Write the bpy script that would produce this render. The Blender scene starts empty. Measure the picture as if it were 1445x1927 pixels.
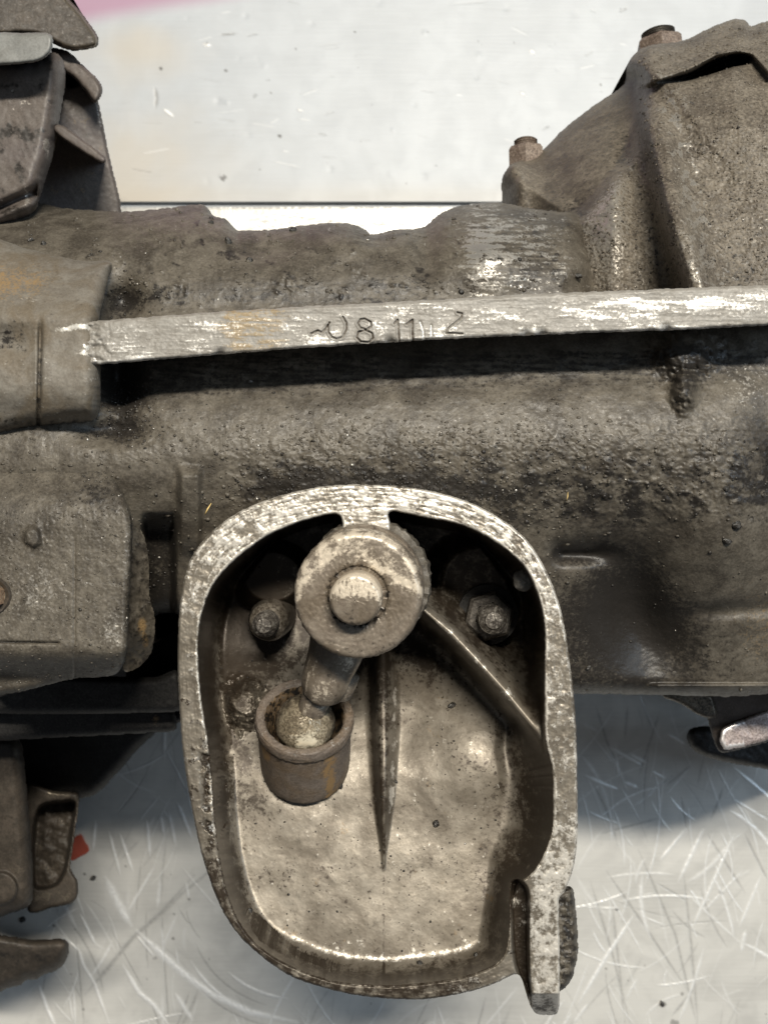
import bpy, math
import numpy as np
from mathutils import Vector, Matrix

# ------------------------------------------------------------------ camera, world, lamp
S = bpy.context.scene
H = 0.55                      # camera height above the worktop (m)
F = 1851.0                    # focal length in photo pixels
CX, CY = 722.5, 963.5

cam_d = bpy.data.cameras.new('camera')
cam_d.sensor_fit = 'VERTICAL'; cam_d.sensor_height = 24.0
cam_d.lens = 24.0 * F / 1927.0
cam_d.clip_start = 0.01; cam_d.clip_end = 50
cam_d.dof.use_dof = True; cam_d.dof.focus_distance = 0.268; cam_d.dof.aperture_fstop = 18.0
cam = bpy.data.objects.new('camera', cam_d)
cam.location = (0, 0, H)
S.collection.objects.link(cam); S.camera = cam

W = bpy.data.worlds.new('World'); S.world = W; W.use_nodes = True
bg = W.node_tree.nodes['Background']
bg.inputs['Color'].default_value = (0.86, 0.92, 1.0, 1); bg.inputs['Strength'].default_value = 0.105

def area_lamp(name, direction, dist, sx, sy, power, color):
    l = bpy.data.lights.new(name, 'AREA'); l.shape = 'RECTANGLE'; l.size = sx; l.size_y = sy
    l.energy = power; l.color = color
    o = bpy.data.objects.new(name, l); S.collection.objects.link(o)
    d = Vector(direction).normalized()
    o.location = Vector((0, 0, 0.25)) + d * dist
    o.rotation_euler = d.to_track_quat('Z', 'X').to_euler()
    z = d; x = Vector((1, 0, 0)); x = (x - z * x.dot(z)).normalized(); y = z.cross(x)
    o.rotation_euler = Matrix((x, y, z)).transposed().to_euler()
    return o
area_lamp('workshop_tube_lamp', (0.16, 0.48, 1.0), 1.7, 0.7, 0.09, 44, (1.0, 0.935, 0.82))
area_lamp('window_light', (1.0, 0.22, 0.85), 1.9, 1.1, 0.8, 9, (0.62, 0.8, 1.0))

S.view_settings.view_transform = 'Standard'; S.view_settings.look = 'None'
S.view_settings.exposure = 0.0; S.view_settings.gamma = 1.0
S.cycles.use_denoising = True
S.cycles.max_bounces = 6

# ------------------------------------------------------------------ numpy helpers
rng = np.random.RandomState(7)
PERM = np.concatenate([rng.permutation(256)] * 2).astype(np.int32)
ANG = rng.rand(256) * 2 * np.pi
GX, GY = np.cos(ANG).astype(np.float32), np.sin(ANG).astype(np.float32)

def perlin(x, y, seed=0):
    x = np.asarray(x, np.float32) + seed * 17.37; y = np.asarray(y, np.float32) + seed * 9.71
    xi = np.floor(x).astype(np.int32); yi = np.floor(y).astype(np.int32)
    fx = x - xi; fy = y - yi; xi &= 255; yi &= 255
    def gr(ix, iy, dx, dy):
        h = PERM[PERM[ix & 255] + (iy & 255)]
        return GX[h] * dx + GY[h] * dy
    u = fx * fx * fx * (fx * (fx * 6 - 15) + 10); v = fy * fy * fy * (fy * (fy * 6 - 15) + 10)
    a = gr(xi, yi, fx, fy); b = gr(xi + 1, yi, fx - 1, fy)
    c = gr(xi, yi + 1, fx, fy - 1); d = gr(xi + 1, yi + 1, fx - 1, fy - 1)
    return (a + u * (b - a)) * (1 - v) + (c + u * (d - c)) * v * 1.0

def fbm(x, y, scale, octv=4, seed=0, sx=1.0, sy=1.0, gain=0.55):
    x = np.asarray(x, np.float32) / (scale * sx); y = np.asarray(y, np.float32) / (scale * sy)
    s = 0; a = 1.0; t = 0
    for i in range(octv):
        s = s + a * perlin(x, y, seed + i * 3); t += a * 0.5; a *= gain; x = x * 2.03; y = y * 2.03
    return s / t          # about -1..1

def ridged(x, y, scale, octv=3, seed=0, sx=1.0, sy=1.0):
    x = np.asarray(x, np.float32) / (scale * sx); y = np.asarray(y, np.float32) / (scale * sy)
    s = 0; a = 1.0; t = 0
    for i in range(octv):
        s = s + a * (1 - 2.2 * np.abs(perlin(x, y, seed + i * 5))); t += a; a *= 0.5; x = x * 2.1; y = y * 2.1
    return s / t

def ss(a, b, x):
    t = np.clip((x - a) / (b - a), 0, 1); return t * t * (3 - 2 * t)
def G(x, y, cx, cy, sx, sy):
    return np.exp(-((x - cx) / sx) ** 2 - ((y - cy) / sy) ** 2)
def smooth_table(xs, zs, sm=14):
    t = np.arange(-200, 2200, 1.0); v = np.interp(t, xs, zs)
    k = np.exp(-0.5 * (np.arange(-3 * sm, 3 * sm + 1) / sm) ** 2); k /= k.sum()
    v = np.convolve(np.pad(v, 3 * sm, mode='edge'), k, 'valid')
    return lambda q: np.interp(q, t, v)

def cr(pts, n=6, closed=True):
    p = np.array(pts, float); m = len(p); out = []
    for i in range(m if closed else m - 1):
        p0 = p[(i - 1) % m] if closed or i > 0 else p[i]
        p1 = p[i]; p2 = p[(i + 1) % m]
        p3 = p[(i + 2) % m] if closed or i + 2 < m else p2
        # centripetal-ish: limit tangents by the chord
        c = np.linalg.norm(p2 - p1)
        def lim(v):
            l = np.linalg.norm(v); return v if l <= c * 1.0 else v * (c / l)
        m1 = lim((p2 - p0) * 0.5); m2 = lim((p3 - p1) * 0.5)
        for k in range(n):
            t = k / n
            out.append((2*t**3-3*t**2+1)*p1 + (t**3-2*t**2+t)*m1 + (-2*t**3+3*t**2)*p2 + (t**3-t**2)*m2)
    if not closed: out.append(p[-1])
    return np.array(out)

def jitter(poly, amp, scale=9, seed=1):
    d = np.roll(poly, -1, 0) - np.roll(poly, 1, 0)
    nrm = np.stack([d[:, 1], -d[:, 0]], 1) / (np.linalg.norm(d, axis=1)[:, None] + 1e-9)
    k = fbm(poly[:, 0], poly[:, 1], scale, 3, seed)
    return poly + nrm * (k * amp)[:, None]

def resample(poly, step=6):
    q = np.vstack([poly, poly[:1]]); seg = np.linalg.norm(np.diff(q, axis=0), axis=1)
    s = np.concatenate([[0], np.cumsum(seg)]); n = max(8, int(s[-1] / step))
    t = np.linspace(0, s[-1], n, endpoint=False)
    return np.stack([np.interp(t, s, q[:, 0]), np.interp(t, s, q[:, 1])], 1)

def poly_sd(px, py, poly, near=False):
    """signed distance to a closed outline in photo pixels, positive inside"""
    px = px.astype(np.float32); py = py.astype(np.float32)
    best = np.full(px.shape, 1e12, np.float32); ins = np.zeros(px.shape, bool)
    nx = np.zeros_like(px); ny = np.zeros_like(py)
    m = len(poly)
    for i in range(m):
        ax, ay = poly[i]; bx, by = poly[(i + 1) % m]
        ex, ey = bx - ax, by - ay; L = ex * ex + ey * ey + 1e-9
        t = np.clip(((px - ax) * ex + (py - ay) * ey) / L, 0, 1)
        qx = ax + t * ex; qy = ay + t * ey
        d = (px - qx) ** 2 + (py - qy) ** 2
        k = d < best; best[k] = d[k]
        if near: nx[k] = qx[k]; ny[k] = qy[k]
        if ay != by:
            c = ((ay > py) != (by > py)) & (px < (bx - ax) * (py - ay) / (by - ay) + ax)
            ins ^= c
    sd = np.sqrt(best) * np.where(ins, 1, -1)
    return (sd, nx, ny) if near else sd

def line_d(px, py, pts):
    best = np.full(np.shape(px), 1e12); tt = np.zeros(np.shape(px)); n = len(pts) - 1
    for i in range(n):
        ax, ay = pts[i]; bx, by = pts[i + 1]; ex, ey = bx - ax, by - ay
        t = np.clip(((px - ax) * ex + (py - ay) * ey) / (ex * ex + ey * ey + 1e-9), 0, 1)
        d = (px - ax - t * ex) ** 2 + (py - ay - t * ey) ** 2
        k = d < best; best = np.where(k, d, best); tt = np.where(k, (i + t) / n, tt)
    return np.sqrt(best), tt

def un(px, py, z):
    """the point of the place at height z that the photo shows at this pixel"""
    d = H - z
    return np.stack([(px - CX) * d / F, (CY - py) * d / F, z + 0 * px], -1)
def P(px, py, z): return Vector(un(np.float64(px), np.float64(py), np.float64(z)))
def mm(z): return (H - z) / F      # metres per photo pixel at height z

def mesh_from(name, V, faces4, mat, parent=None, attrs=None, tris=None, sharp=None):
    me = bpy.data.meshes.new(name)
    V = np.asarray(V, np.float32); f4 = np.asarray(faces4, np.int32).reshape(-1, 4)
    f3 = np.asarray(tris if tris is not None else [], np.int32).reshape(-1, 3)
    me.vertices.add(len(V)); me.vertices.foreach_set('co', V.ravel())
    nl = f4.size + f3.size; me.loops.add(nl)
    me.loops.foreach_set('vertex_index', np.concatenate([f4.ravel(), f3.ravel()]))
    me.polygons.add(len(f4) + len(f3))
    me.polygons.foreach_set('loop_start', np.concatenate([np.arange(len(f4)) * 4, f4.size + np.arange(len(f3)) * 3]).astype(np.int32))
    me.update(calc_edges=True); me.validate()
    for k, a in (attrs or {}).items():
        at = me.attributes.new(k, 'FLOAT', 'POINT')
        at.data.foreach_set('value', np.asarray(a, np.float32).ravel())
    if sharp: me.set_sharp_from_angle(angle=math.radians(sharp))
    me.materials.append(mat)
    o = bpy.data.objects.new(name, me); S.collection.objects.link(o)
    if parent is not None:
        o.parent = parent; o.matrix_parent_inverse = parent.matrix_world.inverted()
    return o

def hf(name, poly, zf, step, mat, parent=None, skirt=0.1):
    """relief surface over an outline: height zf(px, py, sd) above the worktop, closed by side walls"""
    x0, y0 = poly.min(0) - step; x1, y1 = poly.max(0) + step
    gx = np.arange(x0, x1 + step, step); gy = np.arange(y0, y1 + step, step)
    X, Y = np.meshgrid(gx, gy); nr, nc = X.shape
    sd, qx, qy = poly_sd(X.ravel(), Y.ravel(), poly, True)
    idx = np.arange(nr * nc).reshape(nr, nc)
    f = np.stack([idx[:-1, :-1], idx[1:, :-1], idx[1:, 1:], idx[:-1, 1:]], -1).reshape(-1, 4)
    f = f[sd[f].mean(1) > 0]
    used = np.unique(f); mp = np.full(nr * nc, -1); mp[used] = np.arange(len(used))
    f = mp[f]; px = X.ravel()[used]; py = Y.ravel()[used]; s = sd[used]
    snap = s < step * 0.25
    px = np.where(snap, qx[used], px).astype(np.float64); py = np.where(snap, qy[used], py).astype(np.float64)
    s = np.where(snap, 0, s)
    r = zf(px, py, s); z, at = r if isinstance(r, tuple) else (r, {})
    V = un(px, py, z)
    e = np.concatenate([f[:, [0, 1]], f[:, [1, 2]], f[:, [2, 3]], f[:, [3, 0]]])
    key = np.sort(e, 1); code = key[:, 0].astype(np.int64) * (len(used) + 1) + key[:, 1]
    _, inv, cnt = np.unique(code, return_inverse=True, return_counts=True)
    b = e[cnt[inv] == 1]
    bv = np.unique(b); m2 = np.full(len(used), -1); m2[bv] = np.arange(len(bv))
    n0 = len(V); top = V[bv]; bot = top.copy(); bot[:, 2] = np.minimum(skirt, top[:, 2] - 0.0005)
    cen = poly.mean(0); bx, by = px[bv], py[bv]
    # outward direction of the outline at each border vertex
    nv = np.zeros((len(bv), 2)); ii = m2[b[:, 0]]; jj = m2[b[:, 1]]
    ex = px[b[:, 1]] - px[b[:, 0]]; ey = py[b[:, 1]] - py[b[:, 0]]
    for q_ in (ii, jj): np.add.at(nv, q_, np.stack([-ey, ex], 1))
    nv /= np.linalg.norm(nv, axis=1)[:, None] + 1e-9
    inward = (nv[:, 0] * (CX - bx) + nv[:, 1] * (CY - by)) > 0      # such a wall leans back under its own edge
    und = un(bx - nv[:, 0] * 3, by - nv[:, 1] * 3, bot[:, 2])
    fx = CX + bot[:, 0] * F / (H - bot[:, 2]); fy = CY - bot[:, 1] * F / (H - bot[:, 2])   # where the foot of a plumb wall shows
    inward |= poly_sd(fx, fy, poly) < 2
    bot = np.where(inward[:, None], und, bot)
    V = np.vstack([V, top, bot]); nb = len(bv)
    q = np.stack([n0 + m2[b[:, 1]], n0 + m2[b[:, 0]], n0 + nb + m2[b[:, 0]], n0 + nb + m2[b[:, 1]]], 1)
    A = {k: np.concatenate([a, a[bv], a[bv]]) for k, a in at.items()}
    return mesh_from(name, V, np.vstack([f, q]), mat, parent, A)

def lathe(name, prof, origin, axis, mat, parent=None, seg=48, rough=0, rs=200, sharp=35, attr=None, phase=0, cap=True):
    """prof: list of (radius, height along axis)"""
    ax = Vector(axis).normalized(); u = ax.orthogonal().normalized()
    ref = Vector((1, 0, 0)) if abs(ax.x) < 0.8 else Vector((0, 1, 0))
    u = (ref - ax * ref.dot(ax)).normalized(); w = ax.cross(u)
    th = np.linspace(0, 2 * np.pi, seg, endpoint=False) + phase
    V = []; R = []; T = []; Hh = []
    for (r, h) in prof:
        rr = r + (rough * fbm(np.cos(th) * r * rs * 3, np.sin(th) * r * rs * 3 + h * rs * 5, 1.0, 3) if rough and r > 1e-5 else 0)
        hh = h + (rough * fbm(np.cos(th) * r * rs * 2 + 5, np.sin(th) * r * rs * 2, 1.0, 3, 4) if rough else 0)
        V.append(np.array(origin)[None] + np.outer(rr * np.cos(th), np.array(u)) + np.outer(rr * np.sin(th), np.array(w)) + np.outer(hh * np.ones(seg), np.array(ax)))
        R.append(np.full(seg, r)); T.append(th); Hh.append(np.full(seg, h))
    V = np.vstack(V); n = len(prof); j = np.arange(seg); j2 = (j + 1) % seg
    F4 = np.vstack([np.stack([i * seg + j, i * seg + j2, (i + 1) * seg + j2, (i + 1) * seg + j], 1) for i in range(n - 1)])
    A = {}
    if attr: A = attr(np.concatenate(R), np.concatenate(Hh), np.concatenate(T), V)
    return mesh_from(name, V, F4, mat, parent, A, sharp=sharp)

def tube(name, pts, radii, mat, parent=None, seg=20, rough=0, attr=None, flat=1.0):
    p = [Vector(q) for q in pts]; V = []; n = len(p)
    for i, q in enumerate(p):
        t = ((p[min(i + 1, n - 1)] - p[max(i - 1, 0)])).normalized()
        ref = Vector((0, 0, 1)) if abs(t.z) < 0.9 else Vector((0, 1, 0))
        u = t.cross(ref).normalized(); w = u.cross(t)
        for k in range(seg):
            a = 2 * math.pi * k / seg
            r = radii[i] * (1 + rough * float(fbm(np.array([i * 0.9 + k * 1.3]), np.array([k * 0.8 + i * 0.3]), 1.7, 2)[0]))
            V.append(q + u * (math.cos(a) * r) + w * (math.sin(a) * r * flat))
    V = np.array(V); j = np.arange(seg); j2 = (j + 1) % seg
    F4 = np.vstack([np.stack([i * seg + j, i * seg + j2, (i + 1) * seg + j2, (i + 1) * seg + j], 1) for i in range(n - 1)])
    V = np.vstack([V, np.array(p[0])[None], np.array(p[-1])[None]])
    tr = [(len(V) - 2, (k + 1) % seg, k) for k in range(seg)] + [(len(V) - 1, (n - 1) * seg + k, (n - 1) * seg + (k + 1) % seg) for k in range(seg)]
    A = attr(V) if attr else {}
    return mesh_from(name, V, F4, mat, parent, A, tris=tr)

# ------------------------------------------------------------------ materials
def metal(name, cols, wear_col=(0.62, 0.6, 0.56), dark_col=(0.022, 0.019, 0.016), tint_col=(0.26, 0.175, 0.085),
          scale=260, rough=(0.72, 0.5), wear_rough=0.33, bump=0.35, fine=1500, wear_metal=0.75, sparkle=0.35, wear_k=0.5, base_metal=0.0, speck=0.5, bd=0.0006, grain=1.0):  # wear_* settings also shape the painted highlights
    m = bpy.data.materials.new(name); m.use_nodes = True; nt = m.node_tree; N = nt.nodes; L = nt.links
    N.clear(); out = N.new('ShaderNodeOutputMaterial'); b = N.new('ShaderNodeBsdfPrincipled'); L.new(b.outputs[0], out.inputs[0])
    tc = N.new('ShaderNodeTexCoord')
    def noise(sc, det=6, dist=0.0, rg=0.6):
        n = N.new('ShaderNodeTexNoise'); n.inputs['Scale'].default_value = sc; n.inputs['Detail'].default_value = det
        n.inputs['Roughness'].default_value = rg; n.inputs['Distortion'].default_value = dist
        L.new(tc.outputs['Object'], n.inputs['Vector']); return n.outputs['Fac']
    def ramp(src, a, bb):
        r = N.new('ShaderNodeMapRange'); r.interpolation_type = 'SMOOTHSTEP'
        r.inputs['From Min'].default_value = a; r.inputs['From Max'].default_value = bb
        L.new(src, r.inputs['Value']); return r.outputs['Result']
    def mix(fac, A, B):
        x = N.new('ShaderNodeMix'); x.data_type = 'RGBA'
        for s, v in ((6, A), (7, B)):
            if isinstance(v, tuple): x.inputs[s].default_value = (*v, 1)
            else: L.new(v, x.inputs[s])
        if isinstance(fac, (int, float)): x.inputs[0].default_value = fac
        else: L.new(fac, x.inputs[0])
        return x.outputs[2]
    def math_(op, A, B=0.0):
        x = N.new('ShaderNodeMath'); x.operation = op
        for s, v in ((0, A), (1, B)):
            if isinstance(v, (int, float)): x.inputs[s].default_value = v
            else: L.new(v, x.inputs[s])
        return x.outputs[0]
    def attr(n):
        a = N.new('ShaderNodeAttribute'); a.attribute_name = n; return a.outputs['Fac']
    n1 = noise(scale, 7, 0.4); n2 = noise(fine, 5); n3 = noise(scale * 0.28, 4, 0.8); n4 = noise(scale * 2.6, 5, 0.2, 0.7)
    c = mix(ramp(n1, 0.36, 0.66), cols[0], cols[1])
    c = mix(ramp(n3, 0.42, 0.68), c, cols[2])
    c = mix(math_('MULTIPLY', ramp(n4, 0.56, 0.72), speck), c, tuple(v * 0.32 for v in cols[0]))
    c = mix(math_('MULTIPLY', ramp(n2, 0.50, 0.66), 0.42 * grain), c, tuple(min(1, v * 1.75) for v in cols[1]))
    c = mix(math_('MULTIPLY', ramp(n2, 0.50, 0.36), 0.6 * grain), c, tuple(v * 0.3 for v in cols[0]))
    nb = math_('MULTIPLY', math_('SUBTRACT', math_('ADD', math_('MULTIPLY', n4, 0.55), math_('MULTIPLY', n2, 0.45)), 0.5), 2.2)
    def mask(a, k=wear_k):
        return ramp(math_('ADD', attr(a), math_('MULTIPLY', nb, k * 2)), 0.25, 0.75)
    mt = mask('tint', 0.45); md = mask('dark'); mw = mask('wear_glint')  # these masks carry dirt and bare metal, plus painted shade and highlights
    c = mix(mt, c, tint_col); c = mix(md, c, dark_col); c = mix(mw, c, wear_col)
    L.new(c, b.inputs['Base Color'])
    r0 = N.new('ShaderNodeMapRange'); L.new(n4, r0.inputs['Value']); r0.inputs['From Min'].default_value = 0.35; r0.inputs['From Max'].default_value = 0.65
    r0.inputs['To Min'].default_value = rough[0]; r0.inputs['To Max'].default_value = rough[1]
    ro = math_('SUBTRACT', r0.outputs[0], math_('MULTIPLY', ramp(n2, 0.6, 0.7), sparkle * 0.5))
    wx = N.new('ShaderNodeMix'); wx.data_type = 'FLOAT'; L.new(mw, wx.inputs[0]); L.new(ro, wx.inputs[2]); wx.inputs[3].default_value = wear_rough
    dx = N.new('ShaderNodeMix'); dx.data_type = 'FLOAT'; L.new(math_('MULTIPLY', md, 0.6), dx.inputs[0]); L.new(wx.outputs[0], dx.inputs[2]); dx.inputs[3].default_value = 0.38
    L.new(dx.outputs[0], b.inputs['Roughness'])
    L.new(math_('ADD', math_('MULTIPLY', mw, wear_metal - base_metal), base_metal), b.inputs['Metallic'])
    b.inputs['Specular IOR Level'].default_value = 0.4
    hgt = math_('ADD', math_('MULTIPLY', n4, 0.6), math_('MULTIPLY', n2, 0.4))
    bp = N.new('ShaderNodeBump'); bp.inputs['Strength'].default_value = bump; bp.inputs['Distance'].default_value = bd
    L.new(hgt, bp.inputs['Height']); L.new(bp.outputs[0], b.inputs['Normal'])
    return m

M_CAST = metal('grimy_cast_aluminium', [(0.088, 0.076, 0.059), (0.132, 0.116, 0.092), (0.052, 0.044, 0.034)], wear_col=(0.5, 0.475, 0.43), bump=0.32, grain=0.5, speck=0.35, rough=(0.6, 0.36), sparkle=0.5)
M_BELL = metal('gritty_bell_casting', [(0.125, 0.107, 0.083), (0.178, 0.154, 0.122), (0.092, 0.077, 0.06)], wear_col=(0.46, 0.43, 0.38), bump=0.5, fine=1150, grain=0.8, speck=0.3, rough=(0.62, 0.42))
M_PLATE = metal('smeared_grey_aluminium', [(0.145, 0.128, 0.104), (0.195, 0.178, 0.15), (0.135, 0.11, 0.078)], wear_col=(0.62, 0.6, 0.55), bump=0.12, wear_rough=0.4, wear_metal=0.4, grain=0.25)
M_RIM = metal('scraped_bare_aluminium', [(0.215, 0.198, 0.172), (0.305, 0.288, 0.258), (0.26, 0.245, 0.22)], wear_col=(0.62, 0.6, 0.56), tint_col=(0.27, 0.2, 0.11),
              dark_col=(0.07, 0.055, 0.042), scale=380, rough=(0.55, 0.38), bump=0.2, wear_rough=0.38, wear_metal=0.35, speck=0.25, grain=0.2)
M_POCKET = metal('oily_pocket_casting', [(0.175, 0.152, 0.12), (0.24, 0.213, 0.174), (0.11, 0.092, 0.07)], wear_col=(0.66, 0.62, 0.55), dark_col=(0.045, 0.034, 0.024),
                 scale=210, rough=(0.5, 0.36), bump=0.09, speck=0.35, wear_rough=0.36, wear_metal=0.4, grain=0.12, base_metal=0.35)
M_HUB = metal('dirty_steel', [(0.165, 0.135, 0.105), (0.225, 0.19, 0.15), (0.14, 0.112, 0.082)], wear_col=(0.62, 0.54, 0.43), rough=(0.5, 0.32), wear_rough=0.36, wear_metal=0.25, bump=0.2, base_metal=0.2, grain=0.25)
M_BALL = metal('greasy_polished_steel', [(0.2, 0.165, 0.115), (0.31, 0.265, 0.19), (0.13, 0.1, 0.066)], wear_col=(0.85, 0.76, 0.58), dark_col=(0.05, 0.04, 0.03), rough=(0.26, 0.16), bump=0.15, base_metal=0.25, wear_metal=0.35, wear_rough=0.25, bd=0.0005)
M_CUP = metal('purple_brown_plastic_cup', [(0.13, 0.105, 0.085), (0.17, 0.14, 0.115), (0.15, 0.11, 0.075)], tint_col=(0.25, 0.16, 0.075), rough=(0.62, 0.48), bump=0.3, scale=330, grain=0.5)
M_STUD = metal('dark_oily_steel', [(0.09, 0.08, 0.07), (0.16, 0.145, 0.125), (0.06, 0.052, 0.045)], wear_col=(0.5, 0.47, 0.42), rough=(0.5, 0.35), bump=0.3, base_metal=0.3)
M_RUST = metal('rusty_steel', [(0.165, 0.125, 0.10), (0.25, 0.205, 0.17), (0.12, 0.088, 0.068)], wear_col=(0.7, 0.55, 0.42), rough=(0.6, 0.45), bump=0.4)
M_COPPER = metal('coppery_bolt', [(0.62, 0.42, 0.28), (0.75, 0.56, 0.4), (0.4, 0.25, 0.16)], rough=(0.4, 0.3), bump=0.2, base_metal=0.6)
M_BROWN = metal('brown_dusty_casting', [(0.085, 0.07, 0.06), (0.12, 0.101, 0.087), (0.1, 0.083, 0.077)], wear_col=(0.5, 0.46, 0.41), rough=(0.6, 0.42), bump=0.08, scale=180, speck=0.2, grain=0.4)
M_DKBR = metal('dark_brown_casting', [(0.046, 0.038, 0.029), (0.072, 0.058, 0.045), (0.036, 0.029, 0.022)], rough=(0.7, 0.5), bump=0.15, wear_col=(0.2, 0.17, 0.13), grain=0.5)
M_TAB = metal('pale_grey_tab', [(0.17, 0.172, 0.162), (0.23, 0.232, 0.22), (0.15, 0.148, 0.135)], rough=(0.5, 0.4), bump=0.06, scale=160, speck=0.15, grain=0.25)
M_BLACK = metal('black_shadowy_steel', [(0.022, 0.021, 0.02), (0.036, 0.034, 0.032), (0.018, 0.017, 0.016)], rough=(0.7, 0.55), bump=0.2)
M_PINKST = metal('machined_end_face', [(0.4, 0.33, 0.31), (0.5, 0.43, 0.4), (0.3, 0.25, 0.24)], rough=(0.4, 0.3), bump=0.15, wear_col=(0.85, 0.82, 0.8), base_metal=0.4)
M_CRUMB = metal('black_oily_grit', [(0.02, 0.018, 0.016), (0.04, 0.036, 0.03), (0.012, 0.011, 0.01)], rough=(0.45, 0.25), bump=0.5, wear_col=(0.6, 0.58, 0.55))

def plain(name, col, rough=0.6, var=0.15, sc=400):
    m = bpy.data.materials.new(name); m.use_nodes = True; nt = m.node_tree; b = nt.nodes['Principled BSDF']
    n = nt.nodes.new('ShaderNodeTexNoise'); n.inputs['Scale'].default_value = sc; n.inputs['Detail'].default_value = 5
    t = nt.nodes.new('ShaderNodeTexCoord'); nt.links.new(t.outputs['Object'], n.inputs['Vector'])
    x = nt.nodes.new('ShaderNodeMix'); x.data_type = 'RGBA'
    x.inputs[6].default_value = (*[c * (1 - var) for c in col], 1); x.inputs[7].default_value = (*[min(1, c * (1 + var)) for c in col], 1)
    nt.links.new(n.outputs['Fac'], x.inputs[0]); nt.links.new(x.outputs[2], b.inputs['Base Color']); b.inputs['Roughness'].default_value = rough
    return m
M_STRAW = plain('dry_straw', (0.72, 0.52, 0.2), 0.6)
M_RED = plain('faded_red_card', (0.42, 0.085, 0.05), 0.7)

def sheet_mat(name, col, met, rough, mk=0.84, cl=0.9, rv=0.06):
    m = bpy.data.materials.new(name); m.use_nodes = True; nt = m.node_tree; N = nt.nodes; L = nt.links
    b = N['Principled BSDF']; tc = N.new('ShaderNodeTexCoord')
    def noise(sc, det, vec=None, dist=0):
        n = N.new('ShaderNodeTexNoise'); n.inputs['Scale'].default_value = sc; n.inputs['Detail'].default_value = det; n.inputs['Distortion'].default_value = dist
        L.new(vec or tc.outputs['Object'], n.inputs['Vector']); return n.outputs['Fac']
    mp = N.new('ShaderNodeMapping'); mp.inputs['Scale'].default_value = (6, 140, 1); L.new(tc.outputs['Object'], mp.inputs['Vector'])
    brush = noise(6, 6, mp.outputs[0]); cloud = noise(22, 7, None, 1.4); mott = noise(70, 7, None, 0.6)
    def at(n):
        a = N.new('ShaderNodeAttribute'); a.attribute_name = n; return a.outputs['Fac']
    def mix(f, A, B):
        x = N.new('ShaderNodeMix'); x.data_type = 'RGBA'
        for s, v in ((6, A), (7, B)):
            if isinstance(v, tuple): x.inputs[s].default_value = (*v, 1)
            else: L.new(v, x.inputs[s])
        L.new(f, x.inputs[0]); return x.outputs[2]
    def mr(src, a, bb, c, d):
        r = N.new('ShaderNodeMapRange'); r.interpolation_type = 'SMOOTHSTEP'; L.new(src, r.inputs[0])
        for i, v in enumerate((a, bb, c, d)): r.inputs[i + 1].default_value = v
        return r.outputs[0]
    c = mix(mr(cloud, 0.3, 0.7, 0, 1), tuple(v * cl for v in col), tuple(min(1, v * 1.06) for v in col))
    c = mix(mr(mott, 0.45, 0.75, 0, 0.5), c, tuple(v * mk for v in col))
    c = mix(mr(brush, 0.35, 0.7, 0, 0.25), c, tuple(min(1, v * 1.12) for v in col))
    c = mix(at('tint'), c, (0.56, 0.48, 0.36)); c = mix(at('pink_reflection'), c, (0.42, 0.22, 0.33))
    c = mix(at('scd'), c, (0.33, 0.325, 0.31)); c = mix(at('scl'), c, (0.99, 0.985, 0.96)); c = mix(at('spot'), c, (0.05, 0.045, 0.04))
    L.new(c, b.inputs['Base Color']); b.inputs['Metallic'].default_value = met
    L.new(mr(mott, 0.3, 0.7, rough - rv, rough + rv), b.inputs['Roughness'])
    hs = N.new('ShaderNodeMath'); hs.operation = 'SUBTRACT'; L.new(at('scl'), hs.inputs[0]); L.new(at('scd'), hs.inputs[1])
    h2 = N.new('ShaderNodeMath'); h2.operation = 'MULTIPLY_ADD'; L.new(brush, h2.inputs[0]); h2.inputs[1].default_value = 0.15; L.new(hs.outputs[0], h2.inputs[2])
    bp = N.new('ShaderNodeBump'); bp.inputs['Strength'].default_value = 0.6; bp.inputs['Distance'].default_value = 0.0006
    L.new(h2.outputs[0], bp.inputs['Height']); L.new(bp.outputs[0], b.inputs['Normal'])
    return m
M_BENCH = sheet_mat('scratched_sheet_metal', (0.75, 0.735, 0.69), 0.2, 0.36, 0.72, 0.84, 0.06)
M_REAR = sheet_mat('pale_sheet_metal', (0.475, 0.50, 0.525), 0.05, 0.5, 0.94, 0.95, 0.015)

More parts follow.
